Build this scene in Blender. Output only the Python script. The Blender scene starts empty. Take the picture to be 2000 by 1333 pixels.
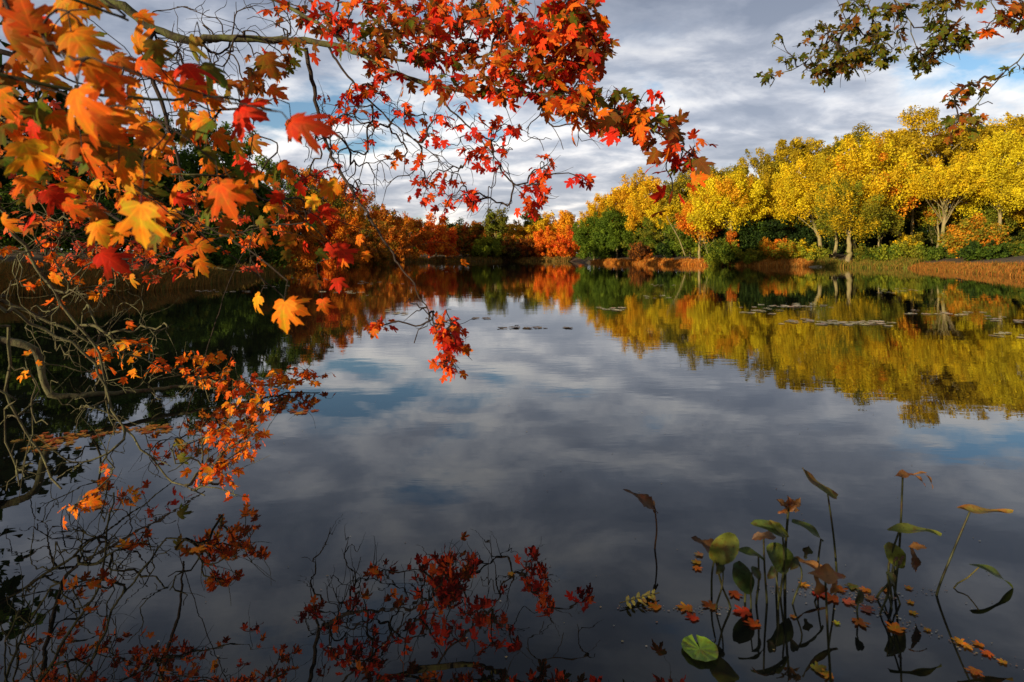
import bpy, math, random
import numpy as np
from mathutils import Vector

SC = bpy.context.scene
COL = SC.collection
R = math.radians

# ------------------------------------------------------------------ camera, sky, sun, exposure
CAM_H = 1.2          # lens above the water
F = 1111.0           # focal length in pixels of the 2000 px wide photograph
HOR = 502.0          # horizon row of the photograph
cam_d = bpy.data.cameras.new("camera")
cam = bpy.data.objects.new("camera", cam_d)
COL.objects.link(cam)
cam.location = (0, 0, CAM_H)
cam.rotation_euler = (R(90), 0, 0)
cam_d.sensor_width = 36
cam_d.lens = F / 2000 * 36
cam_d.shift_y = -(666.5 - HOR) / 2000
cam_d.clip_start = 0.05
cam_d.clip_end = 6000
cam_d.dof.use_dof = True
cam_d.dof.focus_distance = 6.0
cam_d.dof.aperture_fstop = 4.5
SC.camera = cam

SUN_EL, SUN_TRAVEL = 9.0, (0.74, 0.67)     # low evening sun from behind the left shoulder
az = math.atan2(-SUN_TRAVEL[0], -SUN_TRAVEL[1])      # compass direction towards the sun, from +Y clockwise
sun_d = bpy.data.lights.new("sun", 'SUN')
sun = bpy.data.objects.new("sun", sun_d)
COL.objects.link(sun)
sun_d.energy = 5.0
sun_d.angle = R(0.5)
sun_d.color = (1.0, 0.84, 0.56)
dirv = Vector((SUN_TRAVEL[0], SUN_TRAVEL[1], 0)).normalized() * math.cos(R(SUN_EL)) + Vector((0, 0, -math.sin(R(SUN_EL))))
sun.rotation_euler = dirv.to_track_quat('-Z', 'Y').to_euler()
sun.location = (-30, -20, 12)

SC.view_settings.view_transform = 'Standard'
SC.view_settings.look = 'None'
SC.view_settings.exposure = 0.6
SC.view_settings.gamma = 1
SC.render.engine = 'CYCLES'
SC.cycles.max_bounces = 6
SC.cycles.diffuse_bounces = 3
SC.cycles.glossy_bounces = 2
SC.cycles.transmission_bounces = 4
SC.cycles.transparent_max_bounces = 4
SC.cycles.caustics_reflective = False
SC.cycles.caustics_refractive = False


class NT:
    """small helper around a node tree"""
    def __init__(self, tree):
        self.t = tree
        self.t.nodes.clear()

    def n(self, kind, **kw):
        nd = self.t.nodes.new(kind)
        for k, v in kw.items():
            setattr(nd, k, v)
        return nd

    def l(self, a, b):
        self.t.links.new(a, b)

    def val(self, sock, v):
        if hasattr(v, 'is_linked') or isinstance(v, bpy.types.NodeSocket):
            self.l(v, sock)
        else:
            sock.default_value = v

    def math(self, op, a, b=None, c=None, clamp=False):
        nd = self.n('ShaderNodeMath', operation=op, use_clamp=clamp)
        self.val(nd.inputs[0], a)
        if b is not None:
            self.val(nd.inputs[1], b)
        if c is not None:
            self.val(nd.inputs[2], c)
        return nd.outputs[0]

    def mix(self, fac, a, b, blend='MIX'):
        nd = self.n('ShaderNodeMix', data_type='RGBA', blend_type=blend)
        self.val(nd.inputs[0], fac)
        self.val(nd.inputs[6], a if not isinstance(a, tuple) else (*a, 1)[:4])
        self.val(nd.inputs[7], b if not isinstance(b, tuple) else (*b, 1)[:4])
        return nd.outputs[2]

    def ramp(self, fac, stops, interp='LINEAR'):
        nd = self.n('ShaderNodeValToRGB')
        nd.color_ramp.interpolation = interp
        e = nd.color_ramp.elements
        while len(e) < len(stops):
            e.new(0.5)
        for i, (p, c) in enumerate(stops):
            e[i].position = p
            e[i].color = (*c, 1) if isinstance(c, tuple) else (c, c, c, 1)
        self.l(fac, nd.inputs[0])
        return nd.outputs[0]

    def noise(self, vec, scale, detail=4, rough=0.5, dist=0.0, lac=2.0):
        nd = self.n('ShaderNodeTexNoise')
        nd.inputs['Scale'].default_value = scale
        nd.inputs['Detail'].default_value = detail
        nd.inputs['Roughness'].default_value = rough
        nd.inputs['Distortion'].default_value = dist
        nd.inputs['Lacunarity'].default_value = lac
        if vec is not None:
            self.l(vec, nd.inputs['Vector'])
        return nd.outputs['Fac']

    def mapping(self, vec, loc=(0, 0, 0), rot=(0, 0, 0), scale=(1, 1, 1)):
        nd = self.n('ShaderNodeMapping')
        nd.inputs['Location'].default_value = loc
        nd.inputs['Rotation'].default_value = rot
        nd.inputs['Scale'].default_value = scale
        self.l(vec, nd.inputs['Vector'])
        return nd.outputs[0]


def build_world():
    w = bpy.data.worlds.new("World")
    SC.world = w
    w.use_nodes = True
    t = NT(w.node_tree)
    out = t.n('ShaderNodeOutputWorld')
    sky = t.n('ShaderNodeTexSky', sky_type='NISHITA')
    sky.sun_disc = False
    sky.sun_elevation = R(SUN_EL)
    sky.sun_rotation = az
    sky.altitude = 20
    sky.air_density = 1.0
    sky.dust_density = 0.6
    sky.ozone_density = 2.5
    bg = t.n('ShaderNodeBackground')
    t.l(sky.outputs[0], bg.inputs[0])
    bg.inputs[1].default_value = 0.13
    # a broken deck of clouds: the view direction met with a flat layer overhead
    tc = t.n('ShaderNodeTexCoord')
    sep = t.n('ShaderNodeSeparateXYZ')
    t.l(tc.outputs['Generated'], sep.inputs[0])
    zc = t.math('MAXIMUM', sep.outputs[2], 0.0)
    z = t.math('ADD', zc, 0.20)
    u = t.math('DIVIDE', sep.outputs[0], z)
    v = t.math('DIVIDE', sep.outputs[1], z)
    cmb = t.n('ShaderNodeCombineXYZ')
    t.l(u, cmb.inputs[0]); t.l(v, cmb.inputs[1])
    p = t.mapping(cmb.outputs[0], loc=(3.1, 1.7, 0), rot=(0, 0, R(-18)), scale=(1.25, 1.55, 1))
    q = t.mapping(p, loc=(-0.10, -0.07, 0))           # the same deck a step towards the sun

    def deck(c):
        big = t.noise(c, 0.70, 3, 0.48, 0.2)
        fine = t.noise(c, 2.1, 8, 0.56, 0.3)
        return t.math('ADD', t.math('MULTIPLY', big, 0.52), t.math('MULTIPLY', fine, 0.48))

    dens = deck(p)
    cover = t.ramp(dens, [(0.365, 0.0), (0.44, 0.92), (0.50, 1.0)], 'LINEAR')
    # bright where thin or turned to the low sun, grey blue where thick
    relief = t.math('MULTIPLY', t.math('SUBTRACT', dens, deck(q)), 1.35)
    tone = t.math('SUBTRACT', dens, relief)
    shade = t.ramp(tone, [(0.38, (0.72, 0.71, 0.70)), (0.455, (0.52, 0.535, 0.575)), (0.52, (0.34, 0.37, 0.435)), (0.60, (0.24, 0.275, 0.345))])
    low = t.ramp(zc, [(0.0, (1.45, 1.30, 1.08)), (0.12, (1.24, 1.18, 1.09)), (0.22, (1.0, 1.0, 1.0)), (0.38, (0.74, 0.76, 0.80)), (0.58, (0.33, 0.35, 0.39))])
    ccol = t.mix(1.0, shade, low, 'MULTIPLY')
    bg2 = t.n('ShaderNodeBackground')
    t.l(ccol, bg2.inputs[0])
    bg2.inputs[1].default_value = 1.0
    mx = t.n('ShaderNodeMixShader')
    t.l(cover, mx.inputs[0]); t.l(bg.outputs[0], mx.inputs[1]); t.l(bg2.outputs[0], mx.inputs[2])
    t.l(mx.outputs[0], out.inputs[0])


build_world()

# ------------------------------------------------------------------ helpers
def P(px, py, d):
    """world point at depth d that shows at photograph pixel px, py"""
    return np.array([(px - 1000.0) / F * d, d, CAM_H + (HOR - py) / F * d])


def PW(px, py, z=0.0):
    """point on the water that shows at px, py"""
    d = (CAM_H - z) * F / (py - HOR)
    return np.array([(px - 1000.0) / F * d, d, z])


class MB:
    """collects triangles / quads with a colour and a leaf coordinate per vertex, links them as one mesh object"""
    def __init__(self):
        self.v, self.f3, self.f4, self.c, self.lc, self.n = [], [], [], [], [], 0

    def add(self, v, f3=None, f4=None, c=None, lc=None):
        v = np.asarray(v, float).reshape(-1, 3)
        m = len(v)
        self.v.append(v)
        if f3 is not None and len(f3):
            self.f3.append(np.asarray(f3, int) + self.n)
        if f4 is not None and len(f4):
            self.f4.append(np.asarray(f4, int) + self.n)
        c = np.ones((m, 3)) if c is None else np.broadcast_to(np.asarray(c, float), (m, 3))
        self.c.append(c)
        self.lc.append(np.zeros((m, 3)) if lc is None else np.asarray(lc, float).reshape(-1, 3))
        self.n += m

    def mesh(self, name, mat, origin=(0, 0, 0), smooth=False, cols=True, lco=False):
        me = bpy.data.meshes.new(name)
        v = np.concatenate(self.v) - np.asarray(origin, float)
        f3 = np.concatenate(self.f3) if self.f3 else np.zeros((0, 3), int)
        f4 = np.concatenate(self.f4) if self.f4 else np.zeros((0, 4), int)
        me.vertices.add(len(v))
        me.vertices.foreach_set("co", v.astype(np.float32).ravel())
        loops = np.concatenate([f3.ravel(), f4.ravel()]).astype(np.int32)
        me.loops.add(len(loops))
        me.loops.foreach_set("vertex_index", loops)
        tot = np.concatenate([np.full(len(f3), 3), np.full(len(f4), 4)]).astype(np.int32)
        st = np.concatenate([[0], np.cumsum(tot)[:-1]]).astype(np.int32)
        me.polygons.add(len(tot))
        me.polygons.foreach_set("loop_start", st)
        me.polygons.foreach_set("loop_total", tot)
        if smooth:
            me.polygons.foreach_set("use_smooth", np.ones(len(tot), bool))
        if cols:
            a = me.attributes.new("tint", 'FLOAT_COLOR', 'POINT')
            c = np.concatenate(self.c)
            a.data.foreach_set("color", np.hstack([c, np.ones((len(c), 1))]).astype(np.float32).ravel())
        if lco:
            a = me.attributes.new("leafco", 'FLOAT_VECTOR', 'POINT')
            a.data.foreach_set("vector", np.concatenate(self.lc).astype(np.float32).ravel())
        me.update(calc_edges=True)
        me.validate()
        me.materials.append(mat)
        return me

    def build(self, name, mat, parent=None, **kw):
        o = bpy.data.objects.new(name, self.mesh(name, mat, **kw))
        COL.objects.link(o)
        if parent is not None:
            o.parent = parent
        return o


def tag(o, label=None, cat=None, group=None, kind=None):
    for k, v in (("label", label), ("category", cat), ("group", group), ("kind", kind)):
        if v:
            o[k] = v
    return o


def empty(name, loc, label, cat, group=None):
    o = bpy.data.objects.new(name, None)
    o.empty_display_size = 0.2
    o.location = tuple(loc)
    COL.objects.link(o)
    return tag(o, label, cat, group)


def nrm(a):
    a = np.asarray(a, float)
    return a / np.maximum(np.linalg.norm(a, axis=-1, keepdims=True), 1e-9)


def smooth_path(pts, step):
    """Catmull-Rom through pts (n, k), resampled about every step (measured on the first three columns)"""
    p = np.asarray(pts, float)
    if len(p) == 2:
        n = max(2, int(np.linalg.norm(p[1, :3] - p[0, :3]) / step) + 1)
        return p[0] + (p[1] - p[0]) * np.linspace(0, 1, n)[:, None]
    q = np.vstack([2 * p[0] - p[1], p, 2 * p[-1] - p[-2]])
    out = []
    for i in range(1, len(q) - 2):
        a, b, c, d = q[i - 1], q[i], q[i + 1], q[i + 2]
        n = max(1, int(math.ceil(np.linalg.norm(c[:3] - b[:3]) / step)))
        t = (np.arange(n) / n)[:, None]
        out.append(0.5 * (2 * b + (c - a) * t + (2 * a - 5 * b + 4 * c - d) * t ** 2 + (3 * b - a - 3 * c + d) * t ** 3))
    out.append(p[-1:])
    return np.vstack(out)


def tube(mb, pts, rad, k=6, col=None):
    pts = np.asarray(pts, float)
    n = len(pts)
    if n < 2:
        return
    rad = np.broadcast_to(np.asarray(rad, float), (n,))
    t = nrm(np.gradient(pts, axis=0))
    ref = np.array([0.31, 0.17, 0.93]) if abs(t[n // 2, 2]) < 0.8 else np.array([0.9, 0.3, 0.1])
    a = nrm(np.cross(t, ref))
    b = np.cross(t, a)
    ang = np.arange(k) * 2 * math.pi / k
    ring = pts[:, None, :] + rad[:, None, None] * (a[:, None, :] * np.cos(ang)[None, :, None] + b[:, None, :] * np.sin(ang)[None, :, None])
    i = np.arange(n - 1)[:, None] * k
    j = np.arange(k)[None, :]
    j2 = (j + 1) % k
    f = np.stack([i + j, i + j2, i + k + j2, i + k + j], -1).reshape(-1, 4)
    mb.add(ring.reshape(-1, 3), f4=f, c=col)


# ------------------------------------------------------------------ materials
def new_mat(name):
    m = bpy.data.materials.new(name)
    m.use_nodes = True
    t = NT(m.node_tree)
    return m, t, t.n('ShaderNodeOutputMaterial')


def leaf_material(name, trans=0.4, veins=False, rough=0.68, spec=0.12, mottle=False):
    m, t, out = new_mat(name)
    at = t.n('ShaderNodeAttribute', attribute_name='tint')
    col = at.outputs['Color']
    if veins:
        lc = t.n('ShaderNodeAttribute', attribute_name='leafco')
        sp = t.n('ShaderNodeSeparateXYZ')
        t.l(lc.outputs['Vector'], sp.inputs[0])
        x = t.math('ABSOLUTE', sp.outputs[0]); y = sp.outputs[1]
        # midrib and two pairs of side veins that run into the lobes
        d = t.math('MULTIPLY', x, 1.0)
        for ang in (38, 72):
            s, c = math.sin(R(ang)), math.cos(R(ang))
            dd = t.math('ABSOLUTE', t.math('SUBTRACT', t.math('MULTIPLY', x, c), t.math('MULTIPLY', t.math('SUBTRACT', y, 0.02), s)))
            d = t.math('MINIMUM', d, dd)
        vein = t.ramp(d, [(0.0, 1.0), (0.012, 0.8), (0.03, 0.0)])
        cm = t.n('ShaderNodeCombineXYZ')
        t.l(sp.outputs[0], cm.inputs[0]); t.l(sp.outputs[1], cm.inputs[1]); t.l(sp.outputs[2], cm.inputs[2])
        nz = t.noise(cm.outputs[0], 3.0, 5, 0.6)
        nz2 = t.noise(cm.outputs[0], 11.0, 4, 0.6)
        col = t.mix(t.ramp(nz, [(0.40, 0.0), (0.66, 0.75)]), col, t.mix(1.0, col, (1.5, 0.55, 0.35), 'MULTIPLY'))
        col = t.mix(t.ramp(nz, [(0.36, 0.6), (0.46, 0.0)]), col, t.mix(1.0, col, (0.75, 1.25, 0.55), 'MULTIPLY'))
        col = t.mix(t.math('MULTIPLY', vein, 0.8), col, t.mix(1.0, col, (1.35, 1.45, 1.1), 'MULTIPLY'))
        col = t.mix(t.ramp(nz2, [(0.62, 0.0), (0.72, 0.7)]), col, t.mix(1.0, col, (0.45, 0.32, 0.25), 'MULTIPLY'))
    if mottle:
        tcm = t.n('ShaderNodeTexCoord')
        q1 = t.noise(tcm.outputs['Object'], 28.0, 5, 0.62)
        q2 = t.noise(tcm.outputs['Object'], 90.0, 4, 0.6)
        col = t.mix(t.ramp(q1, [(0.50, 0.0), (0.64, 0.85)]), col, t.mix(1.0, col, (0.9, 0.42, 0.35), 'MULTIPLY'))
        col = t.mix(t.ramp(q2, [(0.58, 0.0), (0.68, 0.7)]), col, t.mix(1.0, col, (0.35, 0.28, 0.25), 'MULTIPLY'))
    pb = t.n('ShaderNodeBsdfPrincipled')
    t.l(col, pb.inputs['Base Color'])
    pb.inputs['Roughness'].default_value = rough
    pb.inputs['Specular IOR Level'].default_value = spec
    tr = t.n('ShaderNodeBsdfTranslucent')
    t.l(col, tr.inputs[0])
    mx = t.n('ShaderNodeMixShader')
    mx.inputs[0].default_value = trans
    t.l(pb.outputs[0], mx.inputs[1]); t.l(tr.outputs[0], mx.inputs[2])
    t.l(mx.outputs[0], out.inputs[0])
    return m


def bark_material(name, dark, light, lichen=None, scale=14.0, lich_amt=0.5):
    m, t, out = new_mat(name)
    tc = t.n('ShaderNodeTexCoord')
    p = t.mapping(tc.outputs['Object'], scale=(1, 1, 0.45))
    n1 = t.noise(p, scale, 6, 0.62, 0.6)
    col = t.ramp(n1, [(0.30, dark), (0.70, light)])
    if lichen:
        n2 = t.noise(tc.outputs['Object'], scale * 0.6, 5, 0.65)
        col = t.mix(t.ramp(n2, [(0.5 - 0.1 * lich_amt, 0.0), (0.62, 0.85)]), col, lichen)
    pb = t.n('ShaderNodeBsdfPrincipled')
    t.l(col, pb.inputs['Base Color'])
    pb.inputs['Roughness'].default_value = 0.9
    pb.inputs['Specular IOR Level'].default_value = 0.2
    bp = t.n('ShaderNodeBump')
    bp.inputs['Strength'].default_value = 0.6
    bp.inputs['Distance'].default_value = 0.02
    t.l(n1, bp.inputs['Height']); t.l(bp.outputs[0], pb.inputs['Normal'])
    t.l(pb.outputs[0], out.inputs[0])
    return m


def water_material():
    m, t, out = new_mat("pond_water")
    tc = t.n('ShaderNodeTexCoord')
    o = tc.outputs['Object']
    p1 = t.mapping(o, rot=(0, 0, R(12)), scale=(0.8, 2.0, 1))
    p2 = t.mapping(o, rot=(0, 0, R(-20)), scale=(2.0, 5.0, 1))
    w1 = t.noise(p1, 0.6, 2, 0.5, 0.2)
    w2 = t.noise(p2, 1.6, 3, 0.5, 0.3)
    gust = t.ramp(t.noise(t.mapping(o, scale=(0.03, 0.12, 1)), 1.0, 3, 0.5), [(0.42, 0.25), (0.62, 1.0)])
    h = t.math('ADD', t.math('MULTIPLY', w1, 0.6), t.math('MULTIPLY', t.math('MULTIPLY', w2, gust), 0.30))
    bp = t.n('ShaderNodeBump')
    bp.inputs['Strength'].default_value = 1.0
    bp.inputs['Distance'].default_value = 0.0031
    t.l(h, bp.inputs['Height'])
    dif = t.n('ShaderNodeBsdfDiffuse')
    dif.inputs[0].default_value = (0.006, 0.0065, 0.005, 1)
    gl = t.n('ShaderNodeBsdfGlossy')
    gl.inputs['Roughness'].default_value = 0.0
    gl.inputs['Color'].default_value = (0.97, 0.98, 1.0, 1)
    t.l(bp.outputs[0], gl.inputs['Normal'])
    fr = t.n('ShaderNodeFresnel')
    fr.inputs['IOR'].default_value = 1.58
    t.l(bp.outputs[0], fr.inputs['Normal'])
    mx = t.n('ShaderNodeMixShader')
    t.l(fr.outputs[0], mx.inputs[0]); t.l(dif.outputs[0], mx.inputs[1]); t.l(gl.outputs[0], mx.inputs[2])
    t.l(mx.outputs[0], out.inputs[0])
    return m


def ground_material():
    m, t, out = new_mat("bank_soil")
    tc = t.n('ShaderNodeTexCoord')
    o = tc.outputs['Object']
    a = t.noise(o, 0.25, 6, 0.6)
    b = t.noise(o, 3.0, 6, 0.65)
    col = t.ramp(t.math('ADD', t.math('MULTIPLY', a, 0.5), t.math('MULTIPLY', b, 0.5)),
                 [(0.35, (0.025, 0.018, 0.010)), (0.5, (0.075, 0.045, 0.016)), (0.62, (0.15, 0.075, 0.018))])
    pb = t.n('ShaderNodeBsdfPrincipled')
    t.l(col, pb.inputs['Base Color'])
    pb.inputs['Roughness'].default_value = 0.95
    bp = t.n('ShaderNodeBump')
    bp.inputs['Strength'].default_value = 0.8
    bp.inputs['Distance'].default_value = 0.08
    t.l(b, bp.inputs['Height']); t.l(bp.outputs[0], pb.inputs['Normal'])
    t.l(pb.outputs[0], out.inputs[0])
    return m


def plain_material(name, c1, c2, scale=6.0, rough=0.7):
    m, t, out = new_mat(name)
    tc = t.n('ShaderNodeTexCoord')
    n = t.noise(tc.outputs['Object'], scale, 6, 0.62)
    pb = t.n('ShaderNodeBsdfPrincipled')
    t.l(t.ramp(n, [(0.35, c1), (0.65, c2)]), pb.inputs['Base Color'])
    pb.inputs['Roughness'].default_value = rough
    t.l(pb.outputs[0], out.inputs[0])
    return m


M_CROWN = leaf_material("autumn_crown", 0.42, rough=0.7, spec=0.12)
M_LEAF = leaf_material("maple_leaf", 0.45, veins=True)
M_SMALL = leaf_material("small_leaf", 0.42, rough=0.6)
M_REED = leaf_material("dry_reed", 0.3, rough=0.8, spec=0.1)
M_PAD = leaf_material("pond_leaf", 0.25, rough=0.5, spec=0.3, mottle=True)
M_BARK = bark_material("maple_bark", (0.035, 0.026, 0.017), (0.10, 0.075, 0.045), (0.12, 0.13, 0.035), 16, 0.9)
M_TWIG = bark_material("twig_bark", (0.018, 0.012, 0.010), (0.05, 0.032, 0.022), None, 20)
M_LICHEN = bark_material("lichen_bark", (0.030, 0.024, 0.014), (0.085, 0.065, 0.035), (0.13, 0.125, 0.055), 20, 1.0)
M_TRUNK = bark_material("tree_bark", (0.13, 0.095, 0.05), (0.32, 0.24, 0.12), (0.22, 0.20, 0.06), 3, 0.5)
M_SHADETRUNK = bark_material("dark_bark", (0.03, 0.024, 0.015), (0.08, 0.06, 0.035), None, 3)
M_WATER = water_material()
M_GROUND = ground_material()
M_SAND = plain_material("landing_sand", (0.22, 0.17, 0.10), (0.40, 0.32, 0.20), 3.0, 0.9)

# ------------------------------------------------------------------ the pond and its banks
SHORE = np.array([(-2, 0.9), (-5, 2.2), (-8.5, 6), (-12, 11), (-16.5, 17.0), (-15.2, 18.6), (-12.9, 20.4), (-13.4, 24), (-15.5, 32), (-19, 47),
                  (-25, 74), (-31, 110), (-20, 146), (0, 156), (15, 149), (19, 135), (13.8, 121), (17.5, 105), (28, 79), (31.5, 70), (38, 66), (41.5, 59),
                  (37, 48), (29.2, 31.5), (29, 25), (22, 14), (12, 6), (6, 2.2), (2, 0.9)], float)


def shore_sd(x, y):
    """distance to the waterline, positive on land"""
    x = np.asarray(x, float); y = np.asarray(y, float)
    d = np.full(x.shape, 1e9)
    ins = np.zeros(x.shape, bool)
    n = len(SHORE)
    for i in range(n):
        a, b = SHORE[i], SHORE[(i + 1) % n]
        e = b - a
        t = np.clip(((x - a[0]) * e[0] + (y - a[1]) * e[1]) / (e @ e), 0, 1)
        d = np.minimum(d, np.hypot(x - a[0] - t * e[0], y - a[1] - t * e[1]))
        c = ((a[1] > y) != (b[1] > y))
        with np.errstate(divide='ignore', invalid='ignore'):
            xi = a[0] + (y - a[1]) * (b[0] - a[0]) / (b[1] - a[1])
        ins ^= c & (x < xi)
    return np.where(ins, -d, d)


def ground_z(x, y):
    s = shore_sd(x, y)
    land = 0.05 + 1.5 * (1 - np.exp(-np.maximum(s, 0) / 5.0)) + 0.012 * np.clip(s, 0, 150)
    land = land + 0.12 * np.sin(0.9 * x + 0.4 * y) * np.clip(s / 4, 0, 1) * np.sin(0.5 * y - 0.3 * x)
    bed = np.maximum(-1.6, -0.05 + 0.3 * s)
    return np.where(s > 0, land, bed)


def build_ground():
    xs = np.unique(np.concatenate([np.arange(-12, 12, 0.6), np.arange(-70, 90, 2.0), [-1500, -700, -350, -200, -130, -95, 115, 150, 220, 380, 800, 1500]]))
    ys = np.unique(np.concatenate([np.arange(-3, 14, 0.6), np.arange(-20, 190, 2.0), [-300, -120, -50, 210, 240, 300, 420, 700, 1500, 3000]]))
    X, Y = np.meshgrid(xs, ys)
    Z = ground_z(X, Y)
    nx, ny = len(xs), len(ys)
    i = np.arange(ny - 1)[:, None] * nx + np.arange(nx - 1)[None, :]
    f = np.stack([i, i + 1, i + nx + 1, i + nx], -1).reshape(-1, 4)
    mb = MB()
    mb.add(np.stack([X, Y, Z], -1).reshape(-1, 3), f4=f)
    tag(mb.build("ground", M_GROUND, smooth=True, cols=False), kind="structure")
    mb = MB()
    xs = np.linspace(-60, 70, 14); ys = np.linspace(-2, 175, 18)
    X, Y = np.meshgrid(xs, ys)
    nx, ny = len(xs), len(ys)
    i = np.arange(ny - 1)[:, None] * nx + np.arange(nx - 1)[None, :]
    f = np.stack([i, i + 1, i + nx + 1, i + nx], -1).reshape(-1, 4)
    mb.add(np.stack([X, Y, np.zeros_like(X)], -1).reshape(-1, 3), f4=f)
    tag(mb.build("water", M_WATER, cols=False), kind="structure")


build_ground()

# ------------------------------------------------------------------ whole trees and shrubs round the pond
YEL = [(0.762, 0.493, 0.013), (0.605, 0.392, 0.016), (0.851, 0.582, 0.017), (0.448, 0.314, 0.018)]
LEM = [(0.814, 0.594, 0.013), (0.638, 0.484, 0.018), (0.86, 0.704, 0.022), (0.506, 0.418, 0.022)]
OAK = [(0.483, 0.333, 0.016), (0.598, 0.425, 0.014), (0.322, 0.23, 0.015)]
GOLD = [(0.77, 0.396, 0.017), (0.66, 0.308, 0.013), (0.825, 0.495, 0.022)]
ORA = [(0.805, 0.23, 0.014), (0.86, 0.333, 0.017), (0.667, 0.161, 0.014)]
RED = [(0.768, 0.09, 0.014), (0.84, 0.168, 0.017), (0.624, 0.06, 0.014)]
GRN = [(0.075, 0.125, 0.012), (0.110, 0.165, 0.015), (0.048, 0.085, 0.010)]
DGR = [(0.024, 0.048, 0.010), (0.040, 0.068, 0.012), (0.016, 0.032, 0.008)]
OLI = [(0.18, 0.165, 0.016), (0.24, 0.20, 0.016), (0.115, 0.12, 0.013)]
LIM = [(0.27, 0.30, 0.02), (0.37, 0.34, 0.02), (0.17, 0.21, 0.02)]
RUS = [(0.504, 0.144, 0.018), (0.624, 0.204, 0.019), (0.36, 0.108, 0.017)]
BRN = [(0.10, 0.045, 0.018), (0.14, 0.055, 0.02), (0.07, 0.035, 0.015)]
MIXED = [(0.30, 0.26, 0.02), (0.58, 0.26, 0.015), (0.19, 0.20, 0.018)]
LGR = [(0.075, 0.125, 0.014), (0.115, 0.165, 0.016), (0.048, 0.085, 0.012)]


def crown(rng, c, rad, cols, leaf, clump_frac=0.27, dens=1.7, flat=0.85, low=-0.55, cap=24000, spiky=0.0, gold=0.0, goldcols=None, feather=0.0):
    """leaf-sized rhombi on the shells of many clumps that fill an uneven ellipsoid"""
    c = np.asarray(c, float); rad = np.asarray(rad, float)
    rm = (rad[0] * rad[1] * rad[2]) ** (1 / 3)
    nc = int(2.6 / clump_frac ** 2)
    d = nrm(rng.normal(size=(nc * 3, 3)))
    d = d[d[:, 2] > low][:nc]
    nc = len(d)
    ph = rng.uniform(0, 6.28, 6)
    lump = 1 + 0.13 * np.sin(3 * d[:, 0] + ph[0]) * np.sin(3.3 * d[:, 1] + ph[1]) + 0.12 * np.sin(4.5 * d[:, 2] + 2 * d[:, 0] + ph[2])
    r = np.where(rng.random(nc) < 0.72, rng.uniform(0.80, 1.0, nc), rng.uniform(0.35, 0.8, nc)) * lump
    dd = d.copy()
    if low < -0.9:       # leafy down to the ground: keep the lower half broad
        k = np.where(d[:, 2] < 0, np.maximum(np.sqrt(np.maximum(1 - d[:, 2] ** 2, 1e-3)), 0.3) ** -0.75, 1.0)
        dd[:, :2] *= k[:, None]
    cc = c + dd * rad * (r * (1 - 0.55 * clump_frac))[:, None]
    cr = rm * clump_frac * rng.uniform(0.6, 1.45, nc)
    cax = rng.uniform(0.75, 1.35, (nc, 3)) * np.array([1, 1, flat])
    la = leaf * leaf * 0.36
    per = np.maximum(6, (4 * math.pi * cr ** 2 * dens / la * 0.5)).astype(int)
    if per.sum() > cap:
        k = cap / per.sum()
        per = np.maximum(5, (per * k)).astype(int)
        leaf = leaf * min(1.45, k ** -0.5)
    idx = np.repeat(np.arange(nc), per)
    n = len(idx)
    ld = nrm(rng.normal(size=(n, 3)))
    shell = rng.uniform(0.15, 1.0, n) ** 0.55 * (1 + (0.10 + spiky) * np.abs(rng.normal(size=n)))
    pos = cc[idx] + ld * cax[idx] * (cr[idx] * shell)[:, None]
    if feather > 0:      # ascending sprays in place of rounded tufts
        ax_ = nrm(d * np.array([0.9, 0.9, 0.5]) + np.array([0, 0, 0.7]) + 0.25 * rng.normal(size=(nc, 3)))[idx]
        uu = rng.uniform(-1.5, 1.25, n) * (0.8 + 0.4 * rng.random(nc)[idx])
        pr = rng.normal(size=(n, 3)) * (0.36 * (1.15 - 0.5 * np.clip(uu, 0, 2)))[:, None]
        spray = cc[idx] + (ax_ * uu[:, None] + pr) * (cr[idx] * (0.9 + 0.5 * feather))[:, None]
        pos = np.where((rng.random(nc) < feather)[idx][:, None], spray, pos)
    nn = nrm(ld + 0.8 * rng.normal(size=(n, 3)) + np.array([0, 0, 0.25]))
    a = nrm(np.cross(nn, rng.normal(size=(n, 3))))
    b = np.cross(nn, a)
    s = leaf * rng.uniform(0.6, 1.35, n)
    A = a * (s * 0.5)[:, None]; B = b * (s * 0.36)[:, None]
    bend = nn * (s * 0.10)[:, None]
    v = np.stack([pos - A - bend, pos + B + bend, pos + A - bend, pos - B + bend], 1).reshape(-1, 3)
    f = (np.arange(n)[:, None] * 4 + np.arange(4)[None, :])
    cols = np.asarray(cols)
    ck = rng.integers(0, len(cols), nc)
    mixk = rng.random(n)[:, None] * 0.9
    base = cols[ck[idx]] * (1 - mixk) + cols[rng.integers(0, len(cols), n)] * mixk
    if goldcols is not None:
        g = np.asarray(goldcols)
        sel = rng.random(nc)[idx] < gold
        base = np.where(sel[:, None], g[rng.integers(0, len(g), n)], base)
    base = base * rng.uniform(0.78, 1.2, n)[:, None] * rng.uniform(0.85, 1.15, nc)[idx][:, None]
    return v, f, np.repeat(base, 4, 0), cc, cr


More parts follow.
